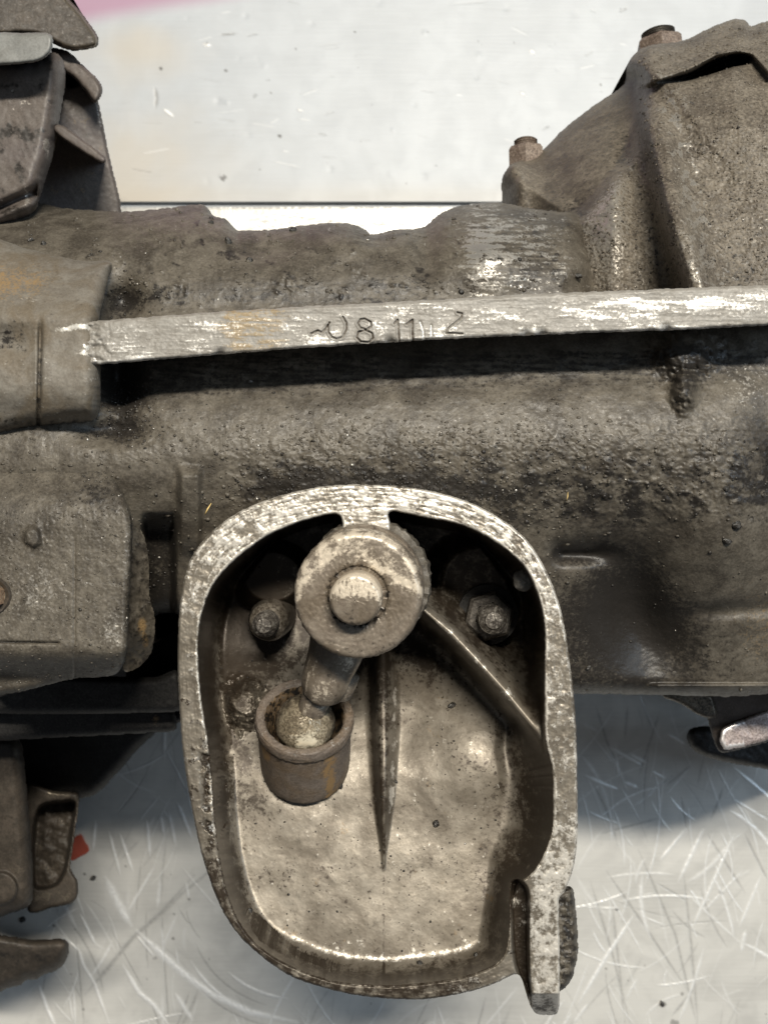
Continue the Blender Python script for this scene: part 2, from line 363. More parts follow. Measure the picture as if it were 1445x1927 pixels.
# ------------------------------------------------------------------ the setting: two metal sheets of the worktop
def sheet(name, rows, cols, mat, lights, darks, spots, tint=None, dents=(), thick=0.003):
    X, Y = np.meshgrid(cols, rows); px, py = X.ravel().astype(float), Y.ravel().astype(float)
    scl = np.zeros(len(px)); scd = np.zeros(len(px)); sp = np.zeros(len(px)); z = np.zeros(len(px))
    grain = 0.95 + 0.5 * fbm(px, py, 7, 3, 3)
    for dst, lst in ((scl, lights), (scd, darks)):
        for pts, w, s in lst:
            q = np.array(pts); m = (px > q[:, 0].min() - 3*w-3) & (px < q[:, 0].max() + 3*w+3) & (py > q[:, 1].min() - 3*w-3) & (py < q[:, 1].max() + 3*w+3)
            if not m.any(): continue
            d, t = line_d(px[m], py[m], pts)
            taper = np.clip(np.minimum(t, 1 - t) * 5, 0.15, 1)
            dst[m] = np.maximum(dst[m], s * np.exp(-(d / (w * (0.4 + 0.6 * taper))) ** 2) * np.clip(grain[m], 0.3, 1.2) * taper ** 0.5 * (1.3 if dst is scl else .9))
    for (x, y, r, s) in spots:
        m = (abs(px - x) < 4 * r) & (abs(py - y) < 4 * r)
        rr = np.hypot(px[m] - x, (py[m] - y) * 1.1) + fbm(px[m], py[m], r * 1.2, 2, 5) * r * 0.5
        sp[m] = np.maximum(sp[m], s * (1 - ss(r * 0.6, r * 1.15, rr)))
    for (x, y, r, a) in dents:
        z += a * G(px, py, x, y, r, r)
    tn = tint(px, py) if tint else np.zeros(len(px))
    V = un(px, py, z); nr, nc = X.shape; idx = np.arange(nr * nc).reshape(nr, nc)
    f = np.stack([idx[:-1, :-1], idx[1:, :-1], idx[1:, 1:], idx[:-1, 1:]], -1).reshape(-1, 4)
    # sheet edge turned down at the seam and all round
    loop = np.concatenate([idx[0, :], idx[1:, -1], idx[-1, -2::-1], idx[-2:0:-1, 0]])
    n0 = len(V); T = V[loop]; B = T.copy(); B[:, 2] -= thick
    k = np.arange(len(loop)); k2 = (k + 1) % len(loop)
    q = np.stack([n0 + k, n0 + k2, n0 + len(loop) + k2, n0 + len(loop) + k], 1)
    V = np.vstack([V, T, B]); A = {}
    for nme, a in (('scl', scl), ('scd', scd), ('spot', sp), ('tint', tn), ('pink_reflection', .8 * ss(26, -16, py - np.interp(px, [100,165,300,400,560,800], [46,32,8,-6,-34,-80])) * ss(700, 500, px))):  # pink reflection painted into the sheet colour
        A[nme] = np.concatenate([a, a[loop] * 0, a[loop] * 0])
    o = mesh_from(name, V, np.vstack([f, q]), mat, None, A)
    o['kind'] = 'structure'; o['label'] = ''
    del o['label']
    return o

rs = np.random.RandomState(11)
L_, D_ = [], []
def ln(lst, w, s, *pts): lst.append(([tuple(map(float, p)) for p in pts], w, s))
# scratches one can follow in the photograph (front sheet)
ln(L_, 7, .8, (198,1652),(222,1700),(246,1742)); ln(L_, 6, 1, (258,1752),(300,1792),(345,1832),(392,1868),(470,1905),(560,1925))
ln(L_, 4, .9, (232,1818),(262,1868),(290,1892),(318,1930)); ln(L_, 3, .9, (74,1855),(88,1895),(106,1935))
ln(L_, 2.5, .8, (145,1778),(158,1818),(178,1850),(205,1925)); ln(L_, 2.5, .9, (152,1722),(180,1778)); ln(L_, 2, .7, (257,1760),(290,1800))
ln(L_, 3, .9, (276,1545),(282,1610)); ln(L_, 3, .8, (302,1535),(308,1570)); ln(L_, 3, 1, (334,1512),(346,1540),(360,1575)); ln(L_, 2.5, .8, (226,1570),(250,1640))
ln(L_, 2.5, .7, (205,1565),(226,1645)); ln(L_, 2.5, .7, (180,1545),(175,1600)); ln(L_, 3, .7, (318,1530),(330,1590)); ln(L_, 2, .6, (350,1660),(355,1690)); ln(L_, 4, .7, (330,1870),(362,1920))
ln(D_, 4, .7, (365,1648),(300,1722),(250,1765),(205,1820),(160,1872)); ln(D_, 3, .5, (420,1620),(345,1680),(290,1735)); ln(D_, 1.6, .7, (143,1765),(150,1840),(159,1935)); ln(D_, 1.6, .7, (304,1715),(310,1820),(318,1935)); ln(D_, 1.6, .5, (265,1620),(255,1730))
for k, r in enumerate((165, 185, 205, 222)):
    a0, a1 = rs.uniform(0.5, 0.7) * math.pi, rs.uniform(0.75, 0.95) * math.pi
    pts = [(560 + r * 1.1 * math.cos(a), 1715 + r * math.sin(a)) for a in np.linspace(a0, a1, 12)]
    (ln(D_, 2.2, .5, *pts) if k % 2 else ln(L_, 2.5, .7, *pts))
ln(L_, 3, 1, (1088,1888),(1140,1800),(1190,1725)); ln(L_, 2.5, .7, (1078,1925),(1105,1890)); ln(L_, 2.5, .8, (1242,1618),(1290,1560)); ln(L_, 3, .8, (1275,1660),(1322,1562)); ln(L_, 2.5, .8, (1300,1750),(1345,1650),(1380,1570))
ln(L_, 2.5, .7, (1390,1745),(1430,1650)); ln(L_, 2, .5, (1318,1720),(1395,1640)); ln(L_, 3, .9, (1100,1460),(1140,1478),(1160,1485)); ln(L_, 2, .8, (1158,1425),(1163,1458)); ln(L_, 3, .7, (1183,1418),(1215,1436)); ln(L_, 2.5, .7, (1145,1405),(1205,1440))
ln(L_, 2.5, .9, (1255,1380),(1290,1400)); ln(L_, 2.5, .9, (1380,1445),(1445,1500),(1500,1540)); ln(L_, 2, .7, (1225,1452),(1250,1465)); ln(L_, 3, .8, (1172,1472),(1198,1482)); ln(L_, 2, .5, (1380,1505),(1445,1545)); ln(L_, 2.5, .5, (1095,1362),(1125,1375))
for p in (((1110,1660),(1150,1790),(1185,1930)), ((1140,1640),(1210,1740),(1290,1860)), ((1200,1600),(1270,1760),(1310,1930)), ((1285,1640),(1300,1780),(1312,1930)), ((1330,1570),(1400,1680)), ((1180,1330),(1175,1390)),
          ((1280,1500),(1290,1560)), ((1360,1480),(1335,1545)), ((1300,1440),(1250,1480)), ((1205,1310),(1225,1370)), ((1120,1330),(1150,1420)), ((1240,1340),(1200,1460)), ((1150,1690),(1175,1925)), ((1400,1570),(1445,1660)), ((1130,1570),(1240,1540))):
    ln(D_, 2.4, .6, *p)
for _ in range(520):     # the countless finer ones
    x, y = rs.uniform(60, 1480), rs.uniform(1300, 1960)
    if 360 < x < 1075 and y < 1850: continue
    a = rs.choice([rs.normal(1.15, .22), rs.normal(2.05, .25), rs.uniform(0, 3.14)], p=[.45, .35, .2]); l = rs.uniform(25, 150)
    b = rs.normal(0, .22)
    pts = [(x, y)]
    for _k in range(5): pts.append((pts[-1][0] + math.cos(a) * l / 5, pts[-1][1] + math.sin(a) * l / 5)); a += b / 3
    ln(L_ if rs.rand() < .68 else D_, rs.choice([1.3, 1.6, 2.4, 3.6], p=[.4,.35,.18,.07]), rs.uniform(.12, .7) , *pts)
for _ in range(46):
    cx_, cy_, r_ = rs.choice([520., 1250., 900.]) + rs.normal(0, 30), rs.choice([1720., 1500., 2050.]) + rs.normal(0, 30), rs.uniform(110, 420)
    a0 = rs.uniform(0, 6.28); da = rs.uniform(.25, .8)
    ln(L_, rs.choice([1.4, 2.0, 3.4]), rs.uniform(.2, .75), *[(cx_ + r_ * math.cos(a), cy_ + r_ * math.sin(a)) for a in np.linspace(a0, a0 + da, 9)])
ln(D_, 4.5, .75, (-60,390),(1505,390)); ln(D_, 9, .3, (-60,398),(1505,398))
for _ in range(26): ln(D_ if _ % 3 else L_, 1.6, rs.uniform(.15, .4), (rs.uniform(390,900), rs.uniform(398,446)), (rs.uniform(390,900), rs.uniform(398,446)))
spots = [(770,407,3,.6), (700,412,2.5,.5), (560,402,3,.4), (176,1652,5,1), (160,1645,3,.8), (44,1730,5,1), (102,1742,3,.8), (326,1766,3,.7), (292,1803,4,.4), (356,1692,3,.7), (1245,1890,7,.6), (1160,1712,3,.7), (1270,1925,9,.5), (1283,1870,4,.5), (1355,1680,5,.3)]
for _ in range(30): spots.append((rs.uniform(60, 1445), rs.uniform(1560, 1925), rs.uniform(1.2, 2.4), rs.uniform(.3, .8)))
rows = np.concatenate([np.arange(390, 450, 2.2), np.arange(450, 1270, 40), np.arange(1270, 1990, 2.1), np.arange(2000, 2600, 60)])
cols = np.concatenate([np.arange(-600, -60, 60), np.arange(-60, 1510, 2.1), np.arange(1520, 2100, 60)])
sheet('worktop', rows, cols, M_BENCH, L_, D_, spots)

L2, D2 = [], []
ln(D2, 1.6, .8, (412,66),(446,63)); ln(D2, 1.5, .5, (465,67),(486,64)); ln(D2, 2, .6, (1165,22),(1180,15)); ln(D2, 1.6, .5, (598,252),(614,254)); ln(D2, 1.6, .5, (1020,245),(1034,237)); ln(D2, 2.2, .35, (1100,105),(1116,96)); ln(D2, 1.4, .4, (245,318),(290,326)); ln(D2, 3.2, .75, (292,165),(295,185),(293,203))
ln(L2, 3, .9, (382,83),(396,85)); ln(L2, 2.5, .9, (308,205),(326,219)); ln(L2, 3, .9, (996,95),(1006,100)); ln(L2, 2.5, .8, (978,174),(988,179)); ln(L2, 2, .8, (560,206),(570,209)); ln(D2, 2, .3, (610,216),(630,210))
for _ in range(40):
    x, y = rs.uniform(190, 1200), rs.uniform(0, 360); a = rs.normal(0, .25); l = rs.uniform(8, 60)
    ln(L2 if rs.rand() < .5 else D2, rs.uniform(1.3, 2), rs.uniform(.12, .3), (x, y), (x + l * math.cos(a), y + l * math.sin(a)))
sp2 = [(303,129,4,.8), (425,133,3.5,.7), (421,335,6,.75), (527,256,4,.8), (388,82,4,.4), (668,60,2.5,.8), (480,180,5,.3), (510,175,2.5,.6), (1130,160,3,.6), (820,312,2.5,.4), (557,92,2,.6), (805,60,3,.3), (900,78,2,.4)]
for _ in range(26): sp2.append((rs.uniform(200, 1200), rs.uniform(0, 375), rs.uniform(1, 2), rs.uniform(.2, .6)))
rows2 = np.concatenate([np.arange(-1400, -60, 80), np.arange(-60, 381.5, 2.4)])
tint2 = lambda x, y: np.clip(0.48 * ss(-0.3, 0.7, G(x, y, 250, 330, 260, 140) + 0.9 * G(x, y, 260, 90, 110, 60) - 0.45 + 0.4 * fbm(x, y, 140, 3, 2)) * ss(620, 250, x) + 0.22 * G(x, y, 800, 372, 800, 24), 0, 0.8)
dn = [(rs.uniform(300, 1200), rs.uniform(0, 360), rs.uniform(3, 7), rs.uniform(-.5, .5) * 0.0006) for _ in range(30)]
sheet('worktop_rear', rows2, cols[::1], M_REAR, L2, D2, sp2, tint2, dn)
# dark channel under the seam between the sheets
def box(name, x0, x1, y0, y1, z0, z1, mat, parent=None):
    V = np.array([(x, y, z) for z in (z0, z1) for y in (y0, y1) for x in (x0, x1)])
    Fq = [(0,2,3,1),(4,5,7,6),(0,1,5,4),(2,6,7,3),(0,4,6,2),(1,3,7,5)]
    return mesh_from(name, V, Fq, mat, parent, sharp=30)
ys = un(np.float64(0), np.float64(386.), np.float64(0))[1]
o = box('worktop_channel', -0.5, 0.5, ys - .006, ys + .006, -0.012, -0.0035, plain('dark_channel', (0.30, 0.32, 0.34), 0.45)); o['kind'] = 'structure'

# ------------------------------------------------------------------ the gearbox
gb = bpy.data.objects.new('gearbox', None); S.collection.objects.link(gb)
gb['label'] = 'grimy cast aluminium gearbox lying across the scratched metal worktop'
gb['category'] = 'gearbox'
gb.empty_display_size = 0.05

def rib_top(x): return np.interp(x, [-80,190,420,550,800,1000,1190,1310,1445,1520], [622,603,586,578,565,553,546,541,536,533])
def rib_bot(x): return np.interp(x, [-80,190,400,560,720,900,1100,1300,1445,1520], [700,686,668,656,645,635,627,620,612,608])

# --- outlines of the open tray (rim, inner edge, slot by the ear)
outer = cr([(690,912),(760,916),(830,928),(890,948),(945,978),(985,1010),(1015,1050),(1035,1090),(1050,1130),(1062,1180),(1071,1240),(1078,1300),(1083,1360),(1085,1430),(1086,1500),(1086,1580),(1078,1635),(1063,1676),(1051,1692),(1051,1706),(1053,1800),(1053,1865),(1051,1900),(1046,1909),(1012,1909),(998,1894),(988,1862),(978,1836),(966,1834),(930,1851),(880,1867),(800,1880),(730,1879),(660,1871),(600,1856),(545,1836),(500,1806),(455,1766),(420,1716),(395,1656),(378,1600),(365,1540),(352,1470),(343,1400),(338,1330),(335,1260),(336,1180),(341,1120),(352,1070),(372,1030),(405,995),(450,963),(510,938),(570,922),(630,913)], 5)
inner = cr([(648,1010),(644,985),(640,971),(626,967),(600,972),(560,984),(510,1005),(465,1035),(430,1065),(405,1095),(388,1130),(377,1170),(373,1220),(376,1280),(383,1340),(392,1400),(398,1460),(402,1520),(408,1580),(418,1640),(432,1695),(452,1738),(484,1778),(538,1814),(622,1846),(700,1855),(755,1855),(860,1842),(925,1820),(950,1796),(960,1745),(964,1700),(976,1664),(1002,1642),(1024,1606),(1039,1562),(1041,1504),(1039,1447),(1026,1391),(1024,1315),(1024,1250),(1025,1197),(1021,1156),(1013,1124),(997,1084),(978,1057),(925,1016),(866,987),(801,974),(742,962),(731,966),(734,985),(730,1010),(690,1030)], 5)
slot = cr([(962,1664),(975,1655),(990,1668),(995,1690),(994,1760),(996,1840),(1000,1893),(986,1856),(974,1832),(966,1800),(962,1740)], 5)
outer = jitter(resample(outer, 5), 1.0, 10, 15); inner = jitter(resample(inner, 5), 1.0, 12, 16)

# --- main casing
prof = smooth_table([340,380,400,430,470,520,570,600,660,720,760,800,850,900,950,1000,1100,1200,1300,1360],
                    [.205,.222,.234,.244,.254,.2595,.2605,.263,.2655,.2685,.2725,.2745,.2755,.2735,.269,.2625,.2505,.2415,.234,.228])
casing_poly = resample(cr([(-75,380),(120,392),(230,398),(300,393),(370,384),(390,388),(402,405),(425,412),(437,425),(450,434),(540,428),(600,421),(655,420),(682,428),(694,438),(707,441),(740,432),(795,428),(822,405),(860,388),(920,380),(960,384),(1000,392),(1090,398),(1250,370),(1520,360),(1900,360),(1900,1300),(1520,1300),(1445,1306),(1380,1311),(1250,1308),(1090,1306),(900,1306),(600,1306),(352,1302),(345,1165),(292,1160),(285,1215),(-75,1215)], 5), 7)
casing_poly = jitter(casing_poly, 2.2, 14)
def casing_z(x, y, sd):
    yy = y + (x - 722) * 0.03
    z = prof(yy) - .05 * ss(6, 20, poly_sd(x, y, outer)) - .03 * ss(1066, 1150, x + 12 * fbm(x, y, 70, 1, 20)) * ss(585, 560, y)
    # edge roll-off
    rr = 34; u = np.clip(1 - sd / rr, 0, 1); z = z - 0.012 * (1 - np.sqrt(np.maximum(0, 1 - u ** 2)))
    # castings lumps and hollows
    z += .006 * G(x, y, 930, 460, 75, 80) + .0035 * G(x, y, 340, 430, 70, 40) + .003 * G(x, y, 650, 455, 50, 30)
    z -= .009 * G(x, y, 232, 570, 34, 46) + .004 * G(x, y, 800, 470, 26, 60) + .004 * G(x, y, 500, 470, 60, 24)
    z += .009 * G(x, y, 1365, 1030, 120, 120) - .010 * G(x, y, 1190, 1140, 62, 95) - .007 * ss(1020, 1060, x) * ss(1200, 1090, x) * np.exp(-((y - 1042) / 20) ** 2)
    z -= .006 * G(x, y, 1240, 1215, 70, 70) + .003 * np.exp(-((y - 1152 + (x - 1330) * .06) / 16) ** 2) * ss(1240, 1360, x)
    z -= .008 * G(x, y, 1470, 880, 60, 110)
    z += .0035 * ss(1210, 1240, x) * ss(1284, 1290, y)
    lump = np.maximum(G(x, y, 1288, 655, 58, 55), .9 * G(x, y, 1288, 725, 28, 50))
    z += .0075 * ss(.1, .95, lump + .12 * fbm(x, y, 16, 3, 9))
    z -= .010 * G(x, y, 225, 720, 34, 60) + .006 * G(x, y, 215, 810, 60, 24)
    z += .004 * ss(330, 345, x) * ss(385, 370, x) * ss(870, 900, y) * ss(1060, 1010, y)
    z -= .012 * ss(262, 280, x) * ss(335, 320, x) * ss(960, 1000, y) - 0
    # grit
    crust = np.clip(ss(780, 860, yy) * ss(1040, 960, yy) * ss(360, 520, x) + .5 * ss(840, 760, x) * ss(700, 790, y) * ss(960, 880, y) * 0 + .7 * G(x, y, 330, 450, 150, 60) + .8 * G(x, y, 250, 800, 60, 60), 0, 1)
    up = ss(600, 560, y)
    n_lo = fbm(x, y, 70, 3, 1); n_md = fbm(x, y, 22, 4, 2, 1.25, 1.0); n_hi = ridged(x, y, 9, 3, 3, 1.5, 1.0)
    clod = np.maximum(0, fbm(x, y, 17, 3, 7, 1.4) - .18)
    z += .0004 * n_lo + (.00010 + .00038 * crust) * n_md + (.00016 + .00042 * crust) * n_hi + .0012 * crust * clod
    patch = ss(.15, .5, fbm(x, y, 60, 4, 12))
    z += up * .0006 * patch * np.maximum(0, fbm(x, y, 12, 3, 14)) * 2
    streak = fbm(x, y, 9, 4, 21, 6, .7)
    # bare / dark zones (scrapes and oil marks, plus shade painted under flange and in hollows)
    wear_glint = .62 * G(x, y, 905, 475, 36, 85) + .22 * G(x, y, 1000, 480, 110, 80)
    wear_glint = wear_glint * (.75 + .8 * streak) + .5 * ss(.62, .8, fbm(x, y, 8, 3, 31)) * (.35 + .5 * crust) + .3 * G(x, y, 1400, 720, 60, 50) * (1 + fbm(x, y, 7, 2, 4))
    band = ss(-78, -30, y - rib_top(x)) * ss(900, 760, x) * ss(190, 260, x) * up
    dark = .55 * band * (.8 + .5 * streak) + .62 * G(x, y, 225, 575, 36, 48) + .75 * G(x, y, 235, 745, 40, 80) + .55 * G(x, y, 190, 812, 110, 20)
    dark += crust * (.42 + .75 * fbm(x, y, 26, 4, 8, 1.5)) * ss(790, 900, y) + .2 * ss(940, 1040, y) * (1 + fbm(x, y, 40, 4, 19)) * (1 - G(x, y, 1345, 1040, 130, 120)) + .55 * np.exp(-((y - 905 - (x - 690) ** 2 * .00035) / 22) ** 2) * ss(420, 560, x) * ss(1010, 900, x)
    dark += .5 * G(x, y, 1460, 860, 55, 110) * (1 + .5 * fbm(x, y, 20, 3, 6)) + .75 * G(x, y, 1180, 1130, 95, 120) + .7 * np.exp(-((y - 1042) / 14) ** 2) * ss(1030, 1050, x) * ss(1190, 1120, x)
    dark += .5 * ss(640, 670, y) * ss(785, 705, yy) * (1 + .8 * streak) + .45 * lump * (1 + .6 * n_md) + .36 * ss(1040, 1220, y) * ss(1120, 1060, x) + .34 * ss(1060, 1200, y) * ss(1420, 1300, x) * ss(1060, 1120, x) + .5 * ss(255, 275, x) * ss(340, 325, x) * ss(950, 1000, y)  # besides the dirty lump: shade painted under flange, lower side, beside cover
    dark += .6 * np.clip(patch * up * fbm(x, y, 15, 3, 17), 0, 1)
    B = np.clip(1.3 * G(x, y, 975, 470, 105, 95), 0, 1); rl = ridged(x, y, 11, 3, 23, 5, .7)
    dark += B * .5 * ss(.2, .65, rl); wear_glint += B * (.16 + .4 * streak)
    dark += up * .75 * ss(.1, .55, fbm(x, y, 34, 4, 26)) * G(x, y, 400, 460, 130, 60) + up * .5 * ss(.2, .6, fbm(x, y, 26, 4, 28, 1.6)) * ss(420, 480, y)
    wear_glint += up * .5 * ss(.5, .75, fbm(x, y, 9, 3, 29)) * ss(180, 230, x)
    return z, {'wear_glint': np.clip(wear_glint, 0, 1), 'dark': np.clip(dark, 0, .9), 'tint': np.clip(.3 * G(x, y, 1440, 1180, 80, 120), 0, 1)}
hf('casing', casing_poly, casing_z, 2.3, M_CAST, gb, 0.02)

# --- long flange bearing the stamped number
xs = np.arange(108, 1521, 6.0)
seam_poly = np.vstack([np.stack([xs, rib_top(xs)], 1), np.stack([xs[::-1], rib_bot(xs[::-1])], 1)])
seam_poly = jitter(resample(seam_poly, 5), 1.8, 16, 5)
strokes = [([(585,628),(598,622),(606,626),(614,617),(620,607)], 2.2),
           ([(645,596),(652,608),(652,620),(645,634),(634,638),(624,634),(618,624),(617,612)], 1.8), 
           ([(686,600),(698,606),(699,614),(690,620),(678,617),(673,609),(678,601),(686,600)], 2.0), ([(687,621),(700,627),(702,636),(694,644),(679,643),(671,635),(674,625),(687,621)], 2.0),
           ([(741,609),(748,602),(750,622),(751,643)], 2.4), ([(765,610),(776,602),(776,622),(777,641)], 2.4),
           ([(860,588),(869,590),(868,598),(857,607),(843,618),(839,627),(855,627),(870,628)], 1.8)]
light_strokes = [([(790,606),(796,622),(797,636)], 2.0), ([(811,612),(812,638)], 2.0)]
def seam_z(x, y, sd):
    z = .2872 - .0012 * np.clip(1 - sd / 6, 0, 1) ** 2 - .0032 * ss(205, 125, x + 34 * fbm(x, y, 28, 3, 44))
    st = fbm(x, y, 10, 4, 41, 7, .55); bl = fbm(x, y, 40, 4, 43, 2.2, .8)
    z = z + .00007 * st + .00022 * bl + .00004 * fbm(x, y, 6, 2, 47)
    dark = np.zeros_like(x); wear_glint = .29 + .4 * st + .65 * bl
    ry = (y - rib_top(x)) / (rib_bot(x) - rib_top(x))
    wear_glint -= .35 * ss(.3, .05, ry) + .1; wear_glint += .3 * ss(.85, .98, ry) + .35 * ss(900, 1200, x) * np.exp(-((ry - .35) / .2) ** 2)
    for pts, w in strokes:
        d, t = line_d(x, y, pts); k = np.exp(-(d / (w * .7)) ** 2); z -= .0007 * k; dark = np.maximum(dark, (.6 + .2 * np.sin(t * 9)) * k); wear_glint -= .8 * k; z += .00025 * np.exp(-((d - 3.2) / 1.2) ** 2)
    for pts, w in light_strokes:
        d, t = line_d(x, y, pts); k = np.exp(-(d / w) ** 2); z -= .0003 * k; wear_glint += .9 * k
    xw = x + 45 * bl; tint = ss(400, 445, xw) * ss(585, 490, xw) * (.5 + .7 * bl + .35 * st) + .18 * ss(300, 500, x) * ss(650, 500, x) * (.5 + st)
    tint *= ss(-.4, .1, st + .3)
    dark += .9 * np.clip(-bl - .12, 0, 1) * (.6 + .8 * st) + .4 * ss(.93, 1.0, ry) * 0
    # nicks on the lower edge
    for nx in (990, 1020, 1255, 415, 735): z -= .0018 * G(x, y, nx, rib_bot(nx), 9, 9)
    return z, {'wear_glint': np.clip(wear_glint, 0, 1), 'dark': np.clip(dark, 0, 1), 'tint': np.clip(tint, 0, 1)}
hf('seam_flange', seam_poly, seam_z, 1.35, M_RIM, gb, 0.25)

# --- smooth plate at the left end of the flange
pl_poly = jitter(resample(cr([(-75,452),(60,470),(150,490),(208,492),(206,520),(188,600),(191,640),(190,690),(189,770),(176,792),(120,798),(70,804),(-75,800)], 6), 5), 1.4, 12, 8)
def plate_z(x, y, sd):
    z = .2868 - .026 * ss(610, 445, y) - .006 * ss(700, 800, y) ** 2
    u = np.clip(1 - sd / 34, 0, 1); z -= .012 * (1 - np.sqrt(np.maximum(0, 1 - u * u)))
    z += .0012 * np.maximum(0, ss(60, 80, x) - .0) * ss(640, 700, y) - .0025 * np.exp(-((x - 76 + .02 * (y - 650)) / 4) ** 2) * ss(590, 640, y)
    st = fbm(x, y, 12, 4, 51, 2.5, .8); bl = fbm(x, y, 45, 4, 53)
    z += .0003 * bl + .00008 * st + .0012 * G(x, y, 20, 545, 70, 50)
    z -= .003 * G(x, y, 10, 640, 50, 30)
    wear_glint = .95 * np.exp(-((y - 618 - 5 * np.sin(x * .07) - (x - 150) * .08) / 7) ** 2) * ss(95, 125, x) + .95 * np.exp(-((y - 664 + (x - 150) * .28 - 4 * np.sin(x * .11)) / 9) ** 2) * ss(140, 165, x)
    wear_glint = wear_glint * (.75 + .5 * st) + .25 * ss(.1, .5, st) * ss(600, 700, y) + .3 * G(x, y, 60, 565, 25, 6)
    dark = .5 * G(x, y, 5, 640, 45, 28) * (1 + st) + .5 * ss(775, 800, y) + .6 * np.exp(-((x - 76 + .02 * (y - 650)) / 5) ** 2) * ss(600, 640, y) * (.7 + st) + .22 * ss(.1, .5, fbm(x, y, 14, 3, 58))
    tint = .55 * G(x, y, 20, 530, 90, 40) * (1 + .6 * bl)
    return z, {'wear_glint': np.clip(wear_glint, 0, 1), 'dark': np.clip(dark, 0, 1), 'tint': np.clip(tint, 0, .6)}
hf('end_plate', pl_poly, plate_z, 1.9, M_PLATE, gb, 0.24)

# --- square cover at the left, with its bolt
cv_poly = jitter(resample(cr([(-75,842),(60,848),(130,838),(190,862),(232,930),(246,965),(250,1010),(246,1100),(242,1190),(236,1245),(214,1270),(150,1276),(-75,1280)], 6), 5), 1.6, 12, 9)
def cover_z(x, y, sd):
    z = .2815 - .010 * ss(1000, 840, y) ** 1.5 - .018 * ss(1212, 1285, y) ** 1.6
    u = np.clip(1 - sd / 14, 0, 1); z -= .005 * (1 - np.sqrt(np.maximum(0, 1 - u * u)))
    n_md = fbm(x, y, 20, 4, 61); n_hi = ridged(x, y, 9, 3, 63)
    smooth_pad = ss(72, 66, x) * ss(885, 895, y) * ss(990, 975, y)
    z += (.00018 * n_md + .0002 * n_hi) * (1 - .85 * smooth_pad) - .004 * np.exp(-((y - 873) / 7) ** 2) * ss(72, 64, x)
    z += .0022 * ss(.3, .75, G(x, y, 62, 1010, 18, 24) + .2 * n_md) - .0018 * np.exp(-((y - 1209 - (x - 60) * .02) / 2.0) ** 2) * ss(118, 108, x)
    z -= .0007 * np.exp(-((x - 141) / 2) ** 2) * ss(1000, 1030, y)
    wear_glint = .12 * ss(.3, .65, n_hi) * ss(930, 1020, y) + .15 * G(x, y, 240, 1010, 6, 90) * (1 + n_hi) + .3 * G(x, y, 215, 1190, 30, 30) + .16 * G(x, y, 70, 1110, 45, 40) * (1 + n_hi)
    dark = .5 * G(x, y, 185, 925, 55, 70) * (1 + n_md) + .5 * ss(242, 248, x) + .75 * np.exp(-((y - 873) / 7) ** 2) * ss(74, 64, x) + .7 * np.exp(-((y - 1209) / 2.2) ** 2) * ss(118, 108, x)
    dark += .55 * G(x, y, 72, 1010, 7, 22) + .35 * ss(1240, 1280, y) + .35 * G(x, y, 190, 1240, 90, 22) * (1 + n_md)
    return z, {'wear_glint': np.clip(wear_glint, 0, 1), 'dark': np.clip(dark, 0, 1), 'tint': .2 * ss(1210, 1240, y)}
hf('end_cover', cv_poly, cover_z, 2.0, M_CAST, gb, 0.21)
q = P(-6, 1120, .279); k = mm(.281)
cl = lathe('bolt_collar', [(38*k, 0), (38*k, .002), (33*k, .0035), (25*k, .003), (24*k, .0005)], q, (0, 0, 1), M_DKBR, gb, 40, .0004)
h6 = lathe('bolt_head', [(26*k, 0), (26*k, .0058), (23*k, .0068), (0, .0068)], q, (0, 0, 1), M_COPPER, gb, 6, phase=.5, sharp=20)
# ledge to the right of the cover: oily, with a rusty fleck
ls = jitter(resample(cr([(240,985),(268,1000),(280,1050),(282,1120),(292,1165),(286,1225),(262,1255),(232,1262)], 5), 5), 1.5, 10, 3)
def step_z(x, y, sd):
    n = fbm(x, y, 18, 4, 71)
    z = .268 - .00016 * np.maximum(0, x - 240) - .010 * ss(1180, 1260, y) + .0007 * n
    return z, {'wear_glint': .2 * ss(.3, .6, n), 'dark': np.clip(.42 + .4 * n, 0, .8), 'tint': np.clip(1.1 * G(x, y, 268, 1178, 9, 16) * (1 + n) + G(x, y, 274, 1208, 7, 12), 0, 1)}
hf('cover_ledge', ls, step_z, 2.4, M_CAST, gb, 0.2)

